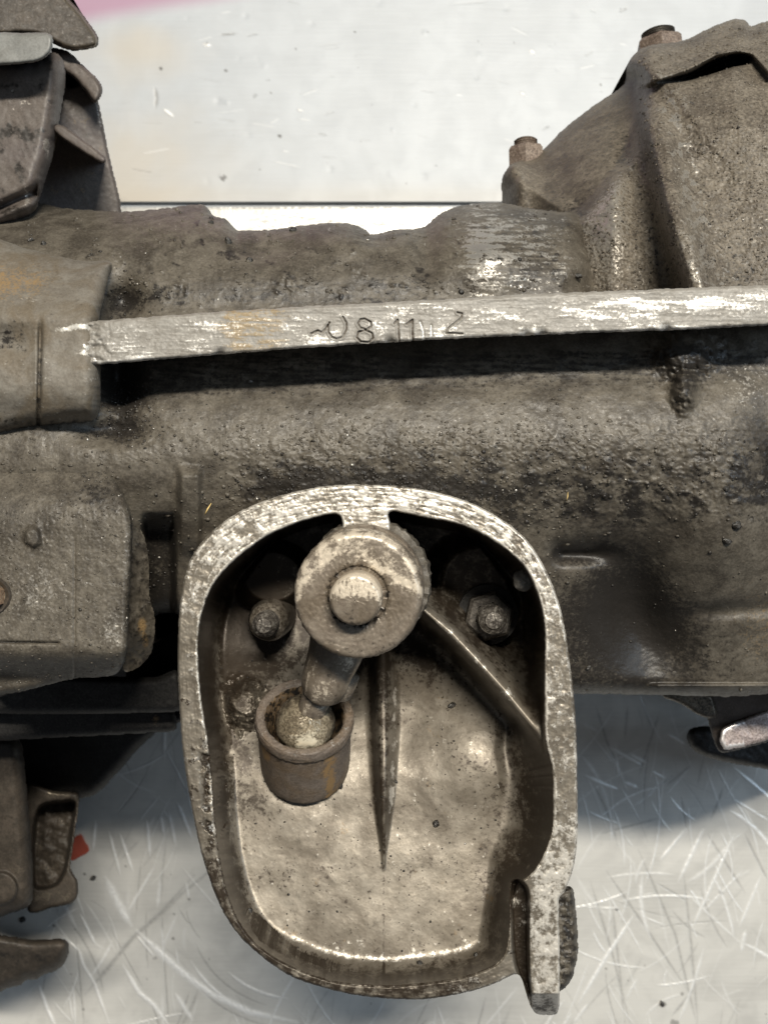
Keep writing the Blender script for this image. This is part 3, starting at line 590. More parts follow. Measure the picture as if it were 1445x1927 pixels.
# --- bell housing, top right
bell_pts = [(945,400),(943,345),(949,324),(966,306),(1008,293),(1060,243),(1120,196),(1172,160),(1179,126),(1196,99),(1226,84),(1285,76),(1340,50),(1380,36),(1402,38),(1412,49),(1432,42),(1525,22)]
bell_poly = jitter(resample(np.vstack([cr(bell_pts, 6, False), [(1525,600),(1030,606),(1025,500),(1020,440),(1000,410),(975,404)]]), 5), 1.4, 10, 12)
far = np.vstack([cr(bell_pts, 6, False), [(2600,22),(2600,1700),(945,1700)]])
face = cr([(930,410),(1008,285),(1060,235),(1120,188),(1170,150),(1190,150),(1193,215),(1168,290),(1132,345),(1095,385),(1060,402)], 5)
recess = cr([(1236,154),(1295,136),(1345,110),(1385,100),(1413,105),(1409,119),(1370,131),(1330,144),(1290,154)], 5)
def bell_z(x, y, sd):
    so = np.maximum(0, poly_sd(x, y, far)); sf = poly_sd(x, y, face); sr = poly_sd(x, y, recess)
    z = .19 + .078 * (1 - np.exp(-so / 170)) 
    u = np.clip(1 - so / 22, 0, 1); z -= .006 * (1 - np.sqrt(np.maximum(0, 1 - u * u)))
    cone = ss(-4, 34, -sf)
    z += .012 * cone - .006 - .006 * ss(200, 340, y) * ss(1150, 1200, x)
    z += .009 * np.exp(-((x - 972) / 26) ** 2) * ss(296, 316, y)
    # lip and undercut
    lipy = np.interp(x, [1180,1245,1300,1345,1385,1415,1445,1520], [175,152,132,108,100,106,140,150])
    z += .008 * ss(6, -6, y - lipy) * ss(1185, 1225, x) * cone
    z -= .016 * ss(-3, 7, sr)
    # strengthening rib
    cx = np.interp(y, [150,200,280,400,500,560], [1205,1222,1240,1266,1297,1312]); dx = x - cx
    amp = np.interp(y, [150,230,400,560], [0,.011,.022,.025])
    z += amp * np.where(dx < 0, np.exp(-(np.abs(dx) / 24) ** 2.6), (.70 * np.exp(-(np.maximum(0, dx - 10) / 24) ** 2) + .30 * np.exp(-(np.maximum(0, dx - 14) / 60) ** 2)))
    z -= np.interp(y, [200,300,560], [0,.005,.006]) * np.exp(-((dx + 58) / 30) ** 2)
    z -= .004 * G(x, y, 1100, 420, 40, 40)
    top_rib = np.exp(-((dx - 2) / 16) ** 4) * ss(400, 450, y)
    n_md = fbm(x, y, 16, 4, 81); n_hi = ridged(x, y, 7.5, 3, 83); n_lo = fbm(x, y, 60, 3, 85)
    g = cone * (1 - .9 * top_rib) * ss(70, 190, y)
    z += .0002 * n_lo + (.0001 + .00030 * g) * n_md + (.00005 + .00062 * g) * n_hi
    wear_glint = g * (.16 * ss(.15, .6, n_hi) + .75 * ss(-.1, .45, n_md) * np.exp(-((dx - 44) / 26) ** 2)) + g * .6 * ss(.0, .5, n_hi) * G(x, y, 1140, 400, 46, 140) + .3 * G(x, y, 985, 340, 14, 40)  # strip right of the rib: its lit flank painted brighter
    wear_glint = .9 * wear_glint + .45 * top_rib * (1 + n_md)
    dark = .34 * np.exp(-((dx + 56) / 26) ** 2) * ss(230, 320, y) * (1 + .6 * n_md) + .35 * G(x, y, 1390, 520, 60, 60) * (1 + n_md) + .9 * ss(-2, 6, sr)  # shade painted into the valley left of the rib and the recess
    dark += .36 * (1 - cone) * ss(80, 150, y) * ss(1010, 1030, x); dark += g * .5 * ss(.35, .6, fbm(x, y, 13, 3, 88)) + .4 * G(x, y, 1100, 430, 50, 45) * (1 + fbm(x, y, 9, 3, 89, 4, .7))
    return z, {'wear_glint': np.clip(wear_glint, 0, 1), 'dark': np.clip(dark, 0, 1), 'tint': 0 * x}
hf('bell_housing', bell_poly, bell_z, 2.0, M_BELL, gb, 0.12)

def nut_and_stud(px, py, z, r, h, d, rs_):
    q = P(px, py, z); k = mm(z)
    nut = lathe('nut', [(r*.7*k, -.004), (r*k, -.004), (r*k, h*.78*k), (r*.86*k, h*k), (r*.55*k, h*k)], q, d, M_RUST, gb, 6, phase=.35, sharp=20)
    pr = [(rs_*k, 0)]
    hh = h
    while hh < h + 11: pr += [(rs_*k, hh*k), (rs_*.9*k, (hh + 2)*k), (rs_*k, (hh + 4)*k)]; hh += 4.2
    pr += [(rs_*.8*k, (hh + 3)*k), (0, (hh + 4)*k)]
    lathe('stud', pr, q, d, M_STUD if rs_ > 22 else M_RUST, gb, 28)
nut_and_stud(1242, 104, .172, 44, 30, (-.12, 1, .02), 31)
nut_and_stud(990, 312, .178, 36, 34, (-.03, 1, .02), 22)

# --- release lever housing: the open tray in front
dep = smooth_table([900,1150,1230,1300,1450,1600,1750,1860], [.055,.056,.052,.044,.033,.027,.021,.017], 24)
def tray_z(x, y, sd):
    si = poly_sd(x, y, inner); sl = poly_sd(x, y, slot)
    n_lo = fbm(x, y, 55, 4, 91); n_md = fbm(x, y, 18, 4, 93); n_hi = fbm(x, y, 6, 3, 95)
    ww = 18 + 36 * ss(540, 420, x) + 44 * ss(1500, 1800, y) * ss(380, 560, x) + 64 * ss(800, 950, x) * ss(1250, 1420, y) * ss(1690, 1560, y) + 30 * ss(880, 960, x)
    u = np.clip(si / ww, 0, 1)
    wall = np.where(si > 0, 1 - (1 - u) ** 2.8, 0)
    zr = .29 - .0012 * np.clip(1 - sd / 4, 0, 1) ** 2 - .0010 * np.clip(1 + si / 3.5, 0, 1) ** 2 * (si <= 0)
    st = fbm(x, y, 9, 4, 97, 5, .6)
    # direction along the rim for the file marks
    ang = np.arctan2(y - 1330, x - 710); al = fbm(ang * 420, (sd) * 1.0, 9, 4, 99, 4.5, .5)
    on_rim = ss(8, 0, si); zr += (.00022 * n_md + .00012 * al) * on_rim
    chip = ss(.05, .45, fbm(x, y, 20, 3, 101) + .35) * ss(-26, -2, si) * ss(1390, 1420, y) * ss(1590, 1560, y) * ss(440, 420, x)
    zr -= .0022 * chip
    zr -= .00045 * np.maximum(0, y - 1869) * ss(985, 1000, x) + .008 * ss(-3, 6, sl)
    z = zr - dep(y) * wall
    fl = ss(.55, 1, u)
    z += fl * (.00022 * fbm(x, y, 95, 2, 92) + .000035 * n_md + .000006 * n_hi)
    # floor bosses round the studs and a soft swelling on the right
    z += fl * (.012 * ss(.25, .6, G(x, y, 512, 1085, 72, 62)) + .010 * ss(.2, .6, G(x, y, 905, 1090, 95, 80)) + .004 * G(x, y, 900, 1390, 90, 120) +   .009 * ss(.15, .9, G(x, y, 458, 1325, 42, 42) + .2 * n_md))
    z -= fl * .0045 * G(x, y, 500, 1112, 8, 26) * 0
    dw, tw = line_d(x, y, [(795,1146),(850,1192),(900,1245),(950,1300),(1000,1362),(1034,1402)])
    dws = dw * np.where((x - 795) * .74 - (y - 1146) * .68 > 0, .62, 1.0)
    kw = np.exp(-(dws / 21) ** 2.2); zt = np.interp(tw, [0, 1], [.2735, .285]); z = np.where(si > -4, z + np.maximum(0, zt - z) * kw, z)
    cxs = np.interp(y, [1225, 1400, 1612], [719, 722, 722]); wsp = np.interp(y, [1225,1380,1500,1612], [21,19,13,3]); hs_ = np.interp(y, [1200,1400,1550,1612,1640], [.011,.010,.006,.001,0])
    ks = np.exp(-(np.abs(x - cxs) / wsp) ** 3) * (y > 1150); z = z + hs_ * ks
    rim = (si <= 0)
    wear_r = .12 + .42 * ss(1230, 960, y) + .25 * ss(950, 1040, x) * ss(1700, 1000, y) + .4 * ss(1500, 1600, y) * ss(985, 1010, x) + .5 * al * ss(1180, 1020, y) + .45 * n_md + .3 * n_lo - .5 * ss(1600, 1700, y) * ss(900, 700, x)
    wear_r += .45 * np.exp(-((sd - 2.5) / 3) ** 2) * ss(1050, 950, y * 0 + 1000) * ss(600, 1000, x) + .4 * np.exp(-((si + 2.5) / 3) ** 2) * ss(1700, 1500, y)
    wear_glint_w = fl * (.16 * n_lo + .25 * ss(.2, .55, n_md) * ss(1250, 1350, y)) + .45 * np.exp(-((u - .84) / .14) ** 2) * ss(1725, 1790, y) * (.9 + .4 * n_md) * ss(480, 560, x) * ss(968, 930, x)  # last term paints the highlight along the bottom fillet
    wear_glint_w = wear_glint_w + .5 * np.exp(-(dw / 9) ** 2) * (.7 + n_md) * fl + .6 * np.exp(-((x - cxs - wsp * 1.1) / 5) ** 2) * ss(1240, 1290, y) * ss(1600, 1500, y) * (.8 + 1.2 * n_md)  # worn web crest, and a painted glint along the spine's right side
    wear_glint = np.where(rim, wear_r, wear_glint_w)
    dark_w = .95 * ss(1.0, .25, u + .22 * n_lo) * (1 - .3 * ss(1690, 1780, y)) * (.9 + .5 * n_md) + .62 * ss(1375, 1170, y + 60 * n_lo) * fl * (1 + .6 * n_md) + .5 * fl * ss(.35, .6, fbm(x, y, 9, 3, 103)) + .25 * fl * ss(.15, .6, n_lo)  # grimy walls; upper floor darkened for oil and painted shade
    dark_w += .45 * fl * ss(560, 440, x + 30 * n_lo) * ss(1660, 1500, y) + .4 * fl * ss(860, 980, x) * ss(1300, 1420, y) * (1 + .6 * n_lo) + .3 * fl * ss(.05, .5, fbm(x, y, 75, 4, 105))  # shade beside the cup and along the right wall put into the colour
    dark_r = .9 * np.clip(-al - .1, 0, 1) * ss(1180, 1020, y) + .8 * ss(.25, .6, n_md) * ss(1050, 1200, y) + .7 * ss(1500, 1700, y) * ss(960, 860, x) * (.75 + .8 * n_md) + .3 * np.clip(n_lo + .1, 0, 1) + .35 * ss(1250, 1420, y) * ss(460, 400, x) * (.5 + 1.2 * n_md) + .9 * chip + .75 * ss(-1, 5, sl) + .65 * ss(1868, 1874, y) * ss(985, 1000, x) + .3 * ss(1050, 1100, x * 0 + y) * ss(950, 1000, x) * np.clip(n_md, 0, 1)  # rim grime, plus shade painted into the slot and ear end
    dark_w = dark_w * (1 - .75 * np.exp(-(dw / 16) ** 2)) + .4 * ks * ss(.2, .5, ks) * (1 + n_md) + .6 * np.exp(-((x - cxs + wsp * 1.05) / 6) ** 2) * ss(1220, 1280, y) * ss(1610, 1540, y)  # last term paints shade along the spine's left side
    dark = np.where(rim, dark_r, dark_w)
    return z, {'wear_glint': np.clip(wear_glint, 0, 1), 'dark': np.clip(dark, 0, .95), 'tint': np.clip(.35 * ss(.3, .7, n_lo) * (1 - rim) * 1.0 + .12 * ss(1100, 1600, y) * rim, 0, 1), }
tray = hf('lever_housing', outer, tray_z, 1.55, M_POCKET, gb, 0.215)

# darker lug behind the ear of the housing
lug = jitter(resample(cr([(1040,1680),(1066,1668),(1078,1672),(1082,1700),(1087,1760),(1086,1800),(1076,1840),(1060,1862),(1045,1866),(1040,1780)], 5), 4), 1.8, 8, 4)
hf('lug', lug, lambda x, y, sd: (.274 - .004 * np.clip(1 - sd / 12, 0, 1) ** 2 + .0008 * fbm(x, y, 14, 3, 3), {'dark': np.clip(.5 + .6 * fbm(x, y, 16, 3, 5), 0, .85), 'wear_glint': 0.3 * ss(.3, .6, fbm(x, y, 18, 3, 6)), 'tint': 0 * x}), 1.8, M_CAST, gb, 0.20)

# --- pivot hub
zc = .272; k = mm(.288)
q = P(693, 1094, .288); q0 = Vector((q.x, q.y, .225))
def boss_attr(r, h, t, V):
    n = fbm(np.cos(t) * 60, np.sin(t) * 60 + h * 3000, 9, 3, 3)
    return {'dark': np.clip(.25 + .4 * n, 0, .8), 'wear_glint': np.clip(.2 * ss(.3, .6, n), 0, 1)}
lathe('hub_boss', [(128*k, 0), (122*k, .02), (119*k, .058), (119*k, .0615), (116*k, .063), (100*k, .0632), (60*k, .0625)], q0, (0, 0, 1), M_CAST, gb, 120, .0007, 900, attr=boss_attr)
q = P(685, 1100, .291); kk = mm(.295)
lathe('hub_washer', [(90*kk, 0), (114*kk, 0), (116.5*kk, .0008), (116.5*kk, .0028), (114*kk, .0036), (90*kk, .0036)], q - Vector((0, 0, .0025)), (-.10, -.07, 1), M_HUB, gb, 110, .00015, 900, attr=boss_attr)
q = P(679, 1110, .2935); kc = mm(.305)
axis = Vector((-.045, -.05, 1)).normalized()
def cap_attr(r, h, t, V):
    # worn crest running across the upper face, grime below
    x = V[:, 0]; y = V[:, 1]; c = P(671, 1122, .305); lx = (x - c.x) / kc; ly = -(y - c.y) / kc
    n = fbm(lx, ly, 26, 4, 5); nf = fbm(lx, ly, 8, 3, 6)
    crest = np.interp(lx, [-125,-80,-35,10,50,100,125], [10,-45,-82,-74,-46,-14,0])
    w = .62 * np.exp(-((ly - crest) / 16) ** 2) * (.7 + .9 * n) + .55 * np.exp(-((r / kc - 116) / 6) ** 2) * (.6 + n) * ss(40, -60, ly + lx * .3 - 20)
    w += .42 * ss(6, -12, ly - crest) * (.75 + .8 * n)
    d = .55 * np.exp(-((r / kc - 56) / 9) ** 2) * (.8 + nf) + .35 * ss(20, 90, ly) * (.6 + nf)
    return {'wear_glint': np.clip(w, 0, 1), 'dark': np.clip(d, 0, .8), 'tint': 0 * r}
prof_c = [(104*kc, 0), (121*kc, .0003), (123*kc, .0015), (123*kc, .0075), (122*kc, .0092), (119*kc, .0104), (115*kc, .0110)] + [(rr*kc, .0112) for rr in np.arange(111, 60, -3.0)] + [(58*kc, .0110), (55*kc, .0100), (40*kc, .0098)]
cap = lathe('hub_cap', prof_c, q, axis, M_HUB, gb, 160, .00028, 1100, attr=cap_attr, sharp=50)
qp = P(671, 1124, .3065)
def pin_attr(r, h, t, V):
    lx = (V[:, 0] - qp.x) / kc; ly = -(V[:, 1] - qp.y) / kc
    n = fbm(lx, ly, 16, 4, 8); n2 = fbm(lx, ly, 9, 3, 9, .5, 2.0)
    return {'wear_glint': np.clip(.95 * ss(14, -14, ly + 14 * n) * (.75 + .7 * n2) + .4 * np.exp(-((r / kc - 47) / 3) ** 2), 0, 1), 'dark': np.clip(.25 * ss(0, 30, ly) + .5 * n, 0, .6), 'tint': 0 * r}  # highlight on the upper half is painted into the colour
kp = mm(.311)
lathe('pivot_pin', [(46*kp, -.006), (50*kp, -.004), (50*kp, .0028), (49*kp, .0038), (46*kp, .0046)] + [(rr*kp, .0048 + .0004 * (1 - (rr / 46) ** 2)) for rr in range(43, -1, -3)], qp, axis, M_HUB, cap, 72, .00014, 1400, attr=pin_attr, sharp=50)

# --- lever arm, ball and cup
def arm_attr(V):
    n = fbm(V[:, 0] * 7000 + V[:, 2] * 3000, V[:, 1] * 7000, 14, 4, 13)
    return {'wear_glint': np.clip(.22 + .6 * n, 0, .9), 'dark': np.clip(.15 - .7 * n, 0, .7), 'tint': np.clip(.2 * n, 0, 1)}
arm_pts = [(650,1150,.278),(640,1200,.279),(630,1235,.280),(620,1262,.280),(612,1285,.280),(607,1302,.279),(603,1312,.278)]
tube('lever_arm', [P(a, b, c) for a, b, c in arm_pts], [58*mm(.28), 56*mm(.28), 50*mm(.28), 46*mm(.28), 45*mm(.28), 40*mm(.28), 24*mm(.28)], M_HUB, gb, 40, .05, arm_attr)
st_pts = [(650,1262,.277),(642,1280,.277),(634,1300,.276),(628,1312,.274)]
tube('lever_heel', [P(a, b, c) for a, b, c in st_pts], [30*mm(.28), 32*mm(.28), 30*mm(.28), 12*mm(.28)], M_HUB, gb, 24, .05, arm_attr)
bq = P(574, 1362, .270); kb = mm(.271)
def ball_attr(r, h, t, V):
    lx = (V[:, 0] - bq.x) / kb; ly = -(V[:, 1] - bq.y) / kb; n = fbm(lx, ly, 15, 4, 15); n2 = fbm(lx, ly, 30, 3, 16)
    return {'wear_glint': np.clip(1.0 * G(lx, ly, 8, 22, 30, 20) * (.85 + .9 * n), 0, 1), 'dark': np.clip(.6 * ss(36, 58, np.hypot(lx, ly)) + .35 * n, 0, .8), 'tint': np.clip(.35 * ss(-.1, .5, n2), 0, 1)}  # bright patch low on the ball is a painted highlight
pr = [(56*kb*math.sin(a), 56*kb*math.cos(a)) for a in np.linspace(math.pi, 0.0001, 30)]
lathe('ball', pr, bq, (.2, .4, .9), M_BALL, gb, 56, .0005, 700, attr=ball_attr, sharp=None)
tube('ball_neck', [P(600,1305,.277), P(590,1328,.275), P(580,1348,.272)], [30*kb, 25*kb, 34*kb], M_HUB, gb, 24, .06, arm_attr)

ck = mm(.268); axc = Vector((.04, .78, .64)).normalized()
cq = P(573, 1352, .268)                     # centre of the cup mouth
def cup_attr(r, h, t, V):
    lx = (V[:, 0] - cq.x) / ck; n = fbm(np.cos(t) * 90 + 7, np.sin(t) * 90 + h * 6000, 14, 4, 18); inside = (r < 77 * ck) & (h < .001) & (h > -.0135) 
    lip = np.exp(-((h - .0012) / .0012) ** 2)
    tb = np.exp(-((lx - 48) / 14) ** 2) + np.exp(-((lx + 70) / 11) ** 2) * ss(-.012, -.006, h)
    return {'tint': np.clip(np.where(inside, .62 + .5 * n, .85 * tb * (.9 + 1.0 * n) * (h < -.002)), 0, 1), 'wear_glint': np.clip(lip * (.12 + .3 * n), 0, .5), 'dark': np.clip(np.where(inside, .55 + n, .2 * n), 0, .8)}
R = 92 * ck
prof_cup = [(0, -.0255), (R*.55, -.0255), (R*.82, -.0245), (R*.915, -.0228), (R*.945, -.020), (R*.955, -.010), (R*.96, -.004), (R*.965, -.0026), (R*1.0, -.002), (R*1.01, -.0006), (R*1.0, .0008), (R*.97, .0016), (R*.85, .0015), (R*.80, .0008), (R*.77, -.001), (R*.76, -.004), (R*.72, -.008), (R*.6, -.012), (R*.3, -.0132), (0, -.0134)]
fine = []
for a, b in zip(prof_cup[:-1], prof_cup[1:]):
    for i in range(3): fine.append((a[0] + (b[0] - a[0]) * i / 3, a[1] + (b[1] - a[1]) * i / 3))
fine.append(prof_cup[-1])
lathe('ball_cup', fine, cq, axc, M_CUP, gb, 90, .0003, 900, attr=cup_attr, sharp=60)

# --- studs on the pocket floor
def steel_attr(r, h, t, V):
    n = fbm(np.cos(t) * 40, np.sin(t) * 40 + h * 5000, 9, 3, 4); return {'wear_glint': np.clip(.3 * ss(.1, .5, n) + .25 * (h > .018), 0, 1)}
def stud(px, py, zb, zt, r, nr, nh, hexa):
    k = mm(zt); q = P(px, py, zt); q0 = Vector((q.x * 1.0, q.y, zb)); L = zt - zb
    s_ = [(r*k, 0)]; h = L * .55
    while h < L - .003: s_ += [(r*k, h), (r*.9*k, h + .0005), (r*k, h + .001)]; h += .0011
    s_ += [(r*k, L - .0028), (r*.93*k, L - .0018), (r*.62*k, L - .0008), (r*.58*k, L - .0002), (0, L)]
    st = lathe('stud', s_, q0, (0, 0, 1), M_STUD, gb, 32, .0001, 900, attr=steel_attr)
    if hexa:
        lathe('washer', [(nr*.5*k, .001), (nr*1.2*k, .001), (nr*1.22*k, .002), (nr*1.2*k, L*.42), (nr*.6*k, L*.42)], q0, (0, 0, 1), M_BLACK, st, 40, .0002)
        lathe('nut', [(nr*.5*k, L*.42), (nr*k, L*.42), (nr*k, L*.42 + nh*.85), (nr*.88*k, L*.42 + nh), (nr*.6*k, L*.42 + nh), (nr*.5*k, L*.42 + nh*.8)], q0, (0, 0, 1), M_STUD, st, 6, phase=.3, sharp=20)
    else:
        lathe('collar', [(nr*1.25*k, 0), (nr*1.15*k, L*.5), (nr*k, L*.62), (nr*.75*k, L*.66), (nr*.5*k, L*.66)], q0, (0, 0, 1), M_POCKET, st, 40, .0003, 500, attr=lambda r, h, t, V: {'dark': .5 + 0 * r})
stud(496, 1178, .234, .264, 24, 36, .006, False)
stud(929, 1168, .235, .264, 27, 50, .0065, True)
# rough bosses on the pocket walls beside the cup and stud
def knob(name, px, py, z, r, mat, parent, seed, attrs=None, sq=1.0):
    k = mm(z); n = 26; m = 18; V = []
    for i in range(m + 1):
        a = math.pi * i / m
        for j in range(n):
            b = 2 * math.pi * j / n
            d = np.array([math.sin(a) * math.cos(b), math.sin(a) * math.sin(b), math.cos(a)])
            f = 1 + .25 * float(fbm(np.array([d[0] * 2 + seed]), np.array([d[1] * 2 + d[2]]), 1.0, 3, seed)[0])
            V.append(d * r * k * f * np.array([1, 1 / sq, .8]))
    V = np.array(V) + np.array(P(px, py, z)); f4 = [(i*n + j, (i+1)*n + j, (i+1)*n + (j+1) % n, i*n + (j+1) % n) for i in range(m) for j in range(n)]
    A = {kk: np.full(len(V), v) for kk, v in (attrs or {}).items()}
    return mesh_from(name, V, f4, mat, parent, A)
knob('cast_lump', 985, 1092, .276, 20, M_RIM, tray, 5, {'dark': .3})

# --- brackets, top left
def slab(name, pts, z, mat, skirt, roll=8, drop=.003, n=5, jit=1.0, step=2.6, tilt=(0, 0), bump=.00015, at=None, seed=1, parent=gb, extra=None):
    poly = jitter(resample(cr(pts, n), 5), jit, 12, seed); c = poly.mean(0)
    def zf(x, y, sd):
        u = np.clip(1 - sd / roll, 0, 1)
        zz = z + tilt[0] * (x - c[0]) + tilt[1] * (y - c[1]) - drop * (1 - np.sqrt(np.maximum(0, 1 - u * u))) + bump * fbm(x, y, 30, 4, seed + 2) + bump * .4 * fbm(x, y, 9, 3, seed + 5)
        if extra: zz = zz + extra(x, y, sd)
        A = at(x, y, sd) if at else {}
        return zz, A
    return hf(name, poly, zf, step, mat, parent, skirt)
web_n = lambda x, y: fbm(x, y, 25, 4, 33)
slab('bracket_web', [(90,118),(140,108),(172,150),(186,192),(206,290),(230,402),(205,418),(60,450),(50,300),(60,180)], .196, M_BROWN, .10, 6, .003, tilt=(-.00005, -.00002),
     at=lambda x, y, sd: {'wear_glint': np.clip(.5 * np.exp(-((sd - 5) / 3) ** 2) * (y < 240) * (x > 150), 0, 1), 'dark': np.clip(.35 * G(x, y, 170, 260, 30, 40) * (1 + web_n(x, y)) + .9 * G(x, y, 133, 146, 18, 22), 0, 1), 'tint': np.clip(.3 * ss(0, .5, web_n(x, y)), 0, 1)},  # opening's depth shade painted dark in the hollow
     extra=lambda x, y, sd: -.02 * ss(.4, .7, G(x, y, 134, 146, 24, 20)))
slab('bracket_ear', [(95,92),(128,96),(150,116),(186,150),(194,168),(189,186),(178,194),(166,178),(140,148),(118,132)], .212, M_BROWN, .18, 9, .004, seed=4)
slab('bracket_rib', [(98,240),(112,234),(126,240),(200,296),(197,307),(184,303),(120,262)], .232, M_BROWN, .17, 5, .002, seed=5, at=lambda x, y, sd: {'dark': .25 + 0 * x})
slab('bracket_body', [(-75,100),(60,116),(98,98),(118,110),(124,150),(114,220),(103,285),(86,340),(76,372),(64,402),(10,425),(-75,440)], .238, M_BROWN, .12, 34, .016, seed=6, bump=.0002,
     at=lambda x, y, sd: {'wear_glint': np.clip(.75 * ss(.45, .7, fbm(x, y, 22, 4, 36)) * ss(8, 30, sd) + .7 * G(x, y, 88, 275, 8, 16) + .6 * G(x, y, 52, 375, 6, 20) + .4 * G(x, y, 45, 190, 10, 12), 0, 1), 'dark': np.clip(.6 * G(x, y, 20, 395, 40, 14) + .35 * G(x, y, 55, 270, 45, 50) + .5 * ss(.05, .5, fbm(x, y, 48, 4, 37)), 0, .8), 'tint': 0 * x},
     extra=lambda x, y, sd: -.006 * np.exp(-((y - 382 + (x - 20) * .45) / 10) ** 2) * (x < 70))
slab('bracket_arm', [(-75,-75),(110,-75),(130,-5),(150,18),(168,42),(184,66),(187,80),(180,90),(158,94),(134,96),(104,84),(60,66),(-75,58)], .222, M_DKBR, .17, 12, .006, seed=7, tilt=(-.00003, 0),
     at=lambda x, y, sd: {'wear_glint': np.clip(.75 * np.exp(-((sd - 6) / 5) ** 2) * (x > 118) + .8 * ss(.3, .6, fbm(x, y, 16, 3, 3)) * G(x, y, 2, 50, 12, 18), 0, 1), 'dark': 0 * x})
slab('bracket_tab', [(-75,63),(40,62),(86,61),(99,68),(100,86),(92,104),(70,116),(30,121),(-75,122)], .252, M_TAB, .225, 7, .003, seed=8, bump=.0001)

# --- brackets, lower left
slab('cross_beam', [(-75,1272),(290,1274),(336,1262),(346,1325),(330,1340),(-75,1338)], .205, M_BLACK, .0, 14, .006, seed=11)  # walls of both beams extended to the worktop to block light
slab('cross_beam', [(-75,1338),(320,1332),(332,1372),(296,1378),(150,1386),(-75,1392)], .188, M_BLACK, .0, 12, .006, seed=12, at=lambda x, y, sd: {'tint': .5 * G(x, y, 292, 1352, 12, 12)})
slab('shade_block', [(-75,1360),(292,1368),(255,1415),(215,1462),(168,1500),(60,1500),(-75,1480)], .10, M_BLACK, .0, 20, .012, seed=13)  # added black block that keeps the gap below the beams dark
slab('shade_block', [(250,1160),(352,1160),(356,1345),(250,1345)], .14, M_BLACK, .0, 10, .006, seed=17)  # added black block standing in for the dark inside of the hole
slab('bracket_post', [(-75,1392),(20,1378),(42,1400),(51,1480),(58,1560),(63,1640),(62,1694),(42,1712),(-75,1722)], .156, M_DKBR, .01, 30, .014, seed=14, bump=.00015, tilt=(0, -.00002),
     at=lambda x, y, sd: {'dark': np.clip(.75 * ss(1470, 1400, y) + .2 * web_n(x, y), 0, .9), 'wear_glint': .35 * G(x, y, 35, 1640, 20, 14), 'tint': 0 * x},
     extra=lambda x, y, sd: .004 * ss(34, 28, np.hypot(x - 2, y - 1672)))
fr_out = [(50,1478),(100,1488),(146,1492),(150,1506),(143,1560),(134,1625),(136,1640),(146,1655),(147,1685),(136,1700),(100,1708),(52,1712)]
hole = cr([(82,1512),(112,1507),(143,1510),(138,1560),(128,1625),(118,1652),(103,1668),(66,1670),(62,1620),(63,1560),(70,1525)], 5)
def frame_extra(x, y, sd):
    sh = poly_sd(x, y, hole); return -.03 * ss(-2, 6, sh) + .002 * ss(4, 10, sh) * fbm(x, y, 22, 3, 55)
slab('bracket_frame', fr_out,   .118, M_DKBR, .01, 7, .004, seed=15, extra=frame_extra, at=lambda x, y, sd: {'wear_glint': np.clip(.6 * G(x, y, 105, 1495, 40, 8) * (1 + web_n(x, y)) + .4 * G(x, y, 80, 1688, 25, 12) + .35 * ss(.1, .5, fbm(x, y, 26, 3, 56)) * (x > 66), 0, .9), 'dark': 0 * x})
slab('lower_tongue', [(-75,1758),(15,1761),(60,1768),(112,1766),(128,1771),(131,1788),(122,1813),(104,1828),(84,1834),(70,1843),(52,1844),(40,1854),(14,1860),(0,1868),(-75,1885)], .125, M_DKBR, .01, 22, .012, seed=16, tilt=(0, -.00016),
     at=lambda x, y, sd: {'dark': np.clip(.25 + .5 * web_n(x, y), 0, .7), 'tint': 0 * x, 'wear_glint': .3 * G(x, y, 3, 1830, 6, 20)})

# --- mount, lower right
slab('mount_wedge', [(1238,1300),(1330,1300),(1350,1345),(1335,1352),(1310,1344),(1282,1326),(1248,1312)], .19, M_DKBR, .12, 6, .003, seed=21, at=lambda x, y, sd: {'wear_glint': .5 + 0 * x})
slab('mount_rubber', [(1291,1388),(1298,1372),(1324,1366),(1345,1372),(1362,1396),(1445,1385),(1520,1380),(1520,1464),(1445,1448),(1384,1438),(1334,1426),(1302,1410)], .13, M_BLACK, .03, 14, .010, seed=22, bump=.0008)
slab('mount_bracket', [(1316,1302),(1330,1350),(1344,1400),(1358,1417),(1400,1408),(1445,1396),(1520,1380),(1520,1302)], .185, M_BROWN, .14, 4, .002, n=3, seed=23, tilt=(0, -.0001), at=lambda x, y, sd: {'dark': .3 * ss(1345, 1310, y), 'wear_glint': .1 + 0 * x})
slab('mount_face', [(1356,1372),(1400,1352),(1445,1333),(1520,1306),(1520,1376),(1445,1392),(1362,1412)], .187, M_PINKST, .17, 5, .002, n=2, seed=24, tilt=(0, .00002), at=lambda x, y, sd: {'wear_glint': np.clip(.7 * np.exp(-((sd - 5) / 6) ** 2) * (x < 1400), 0, 1), 'dark': .15 * ss(.1, .5, fbm(x, y, 14, 3, 5, 3, .8))})

# ------------------------------------------------------------------ loose things
def tag(o, label, cat, group=None):
    o['label'] = label; o['category'] = cat
    if group: o['group'] = group
    return o
def sliver(name, a, b, z, w, mat):
    p0, p1 = P(*a, z), P(*b, z); mid = (p0 + p1) / 2 + Vector((0, 0, .0006))
    return tube(name, [p0, mid, p1], [w * .6, w, w * .4], mat, None, 8)
tag(sliver('straw', (386, 968), (398, 947), .2725, .00022, M_STRAW), 'longer pale straw bit on the grimy casing above the left rim', 'straw bit', 'bits of straw on the casing')
tag(sliver('straw', (1066, 942), (1068, 926), .2745, .00014, M_STRAW), 'tiny golden straw bit on the black crust right of the open housing', 'straw bit', 'bits of straw on the casing')
red = slab('card_scrap', [(118,1612),(136,1580),(153,1569),(160,1582),(170,1601),(152,1612),(136,1620)], .0012, M_RED, .0002, 2, .0003, n=2, jit=0, bump=0, parent=None)
tag(red, 'small red card corner sticking out beside the lower left bracket', 'card scrap')

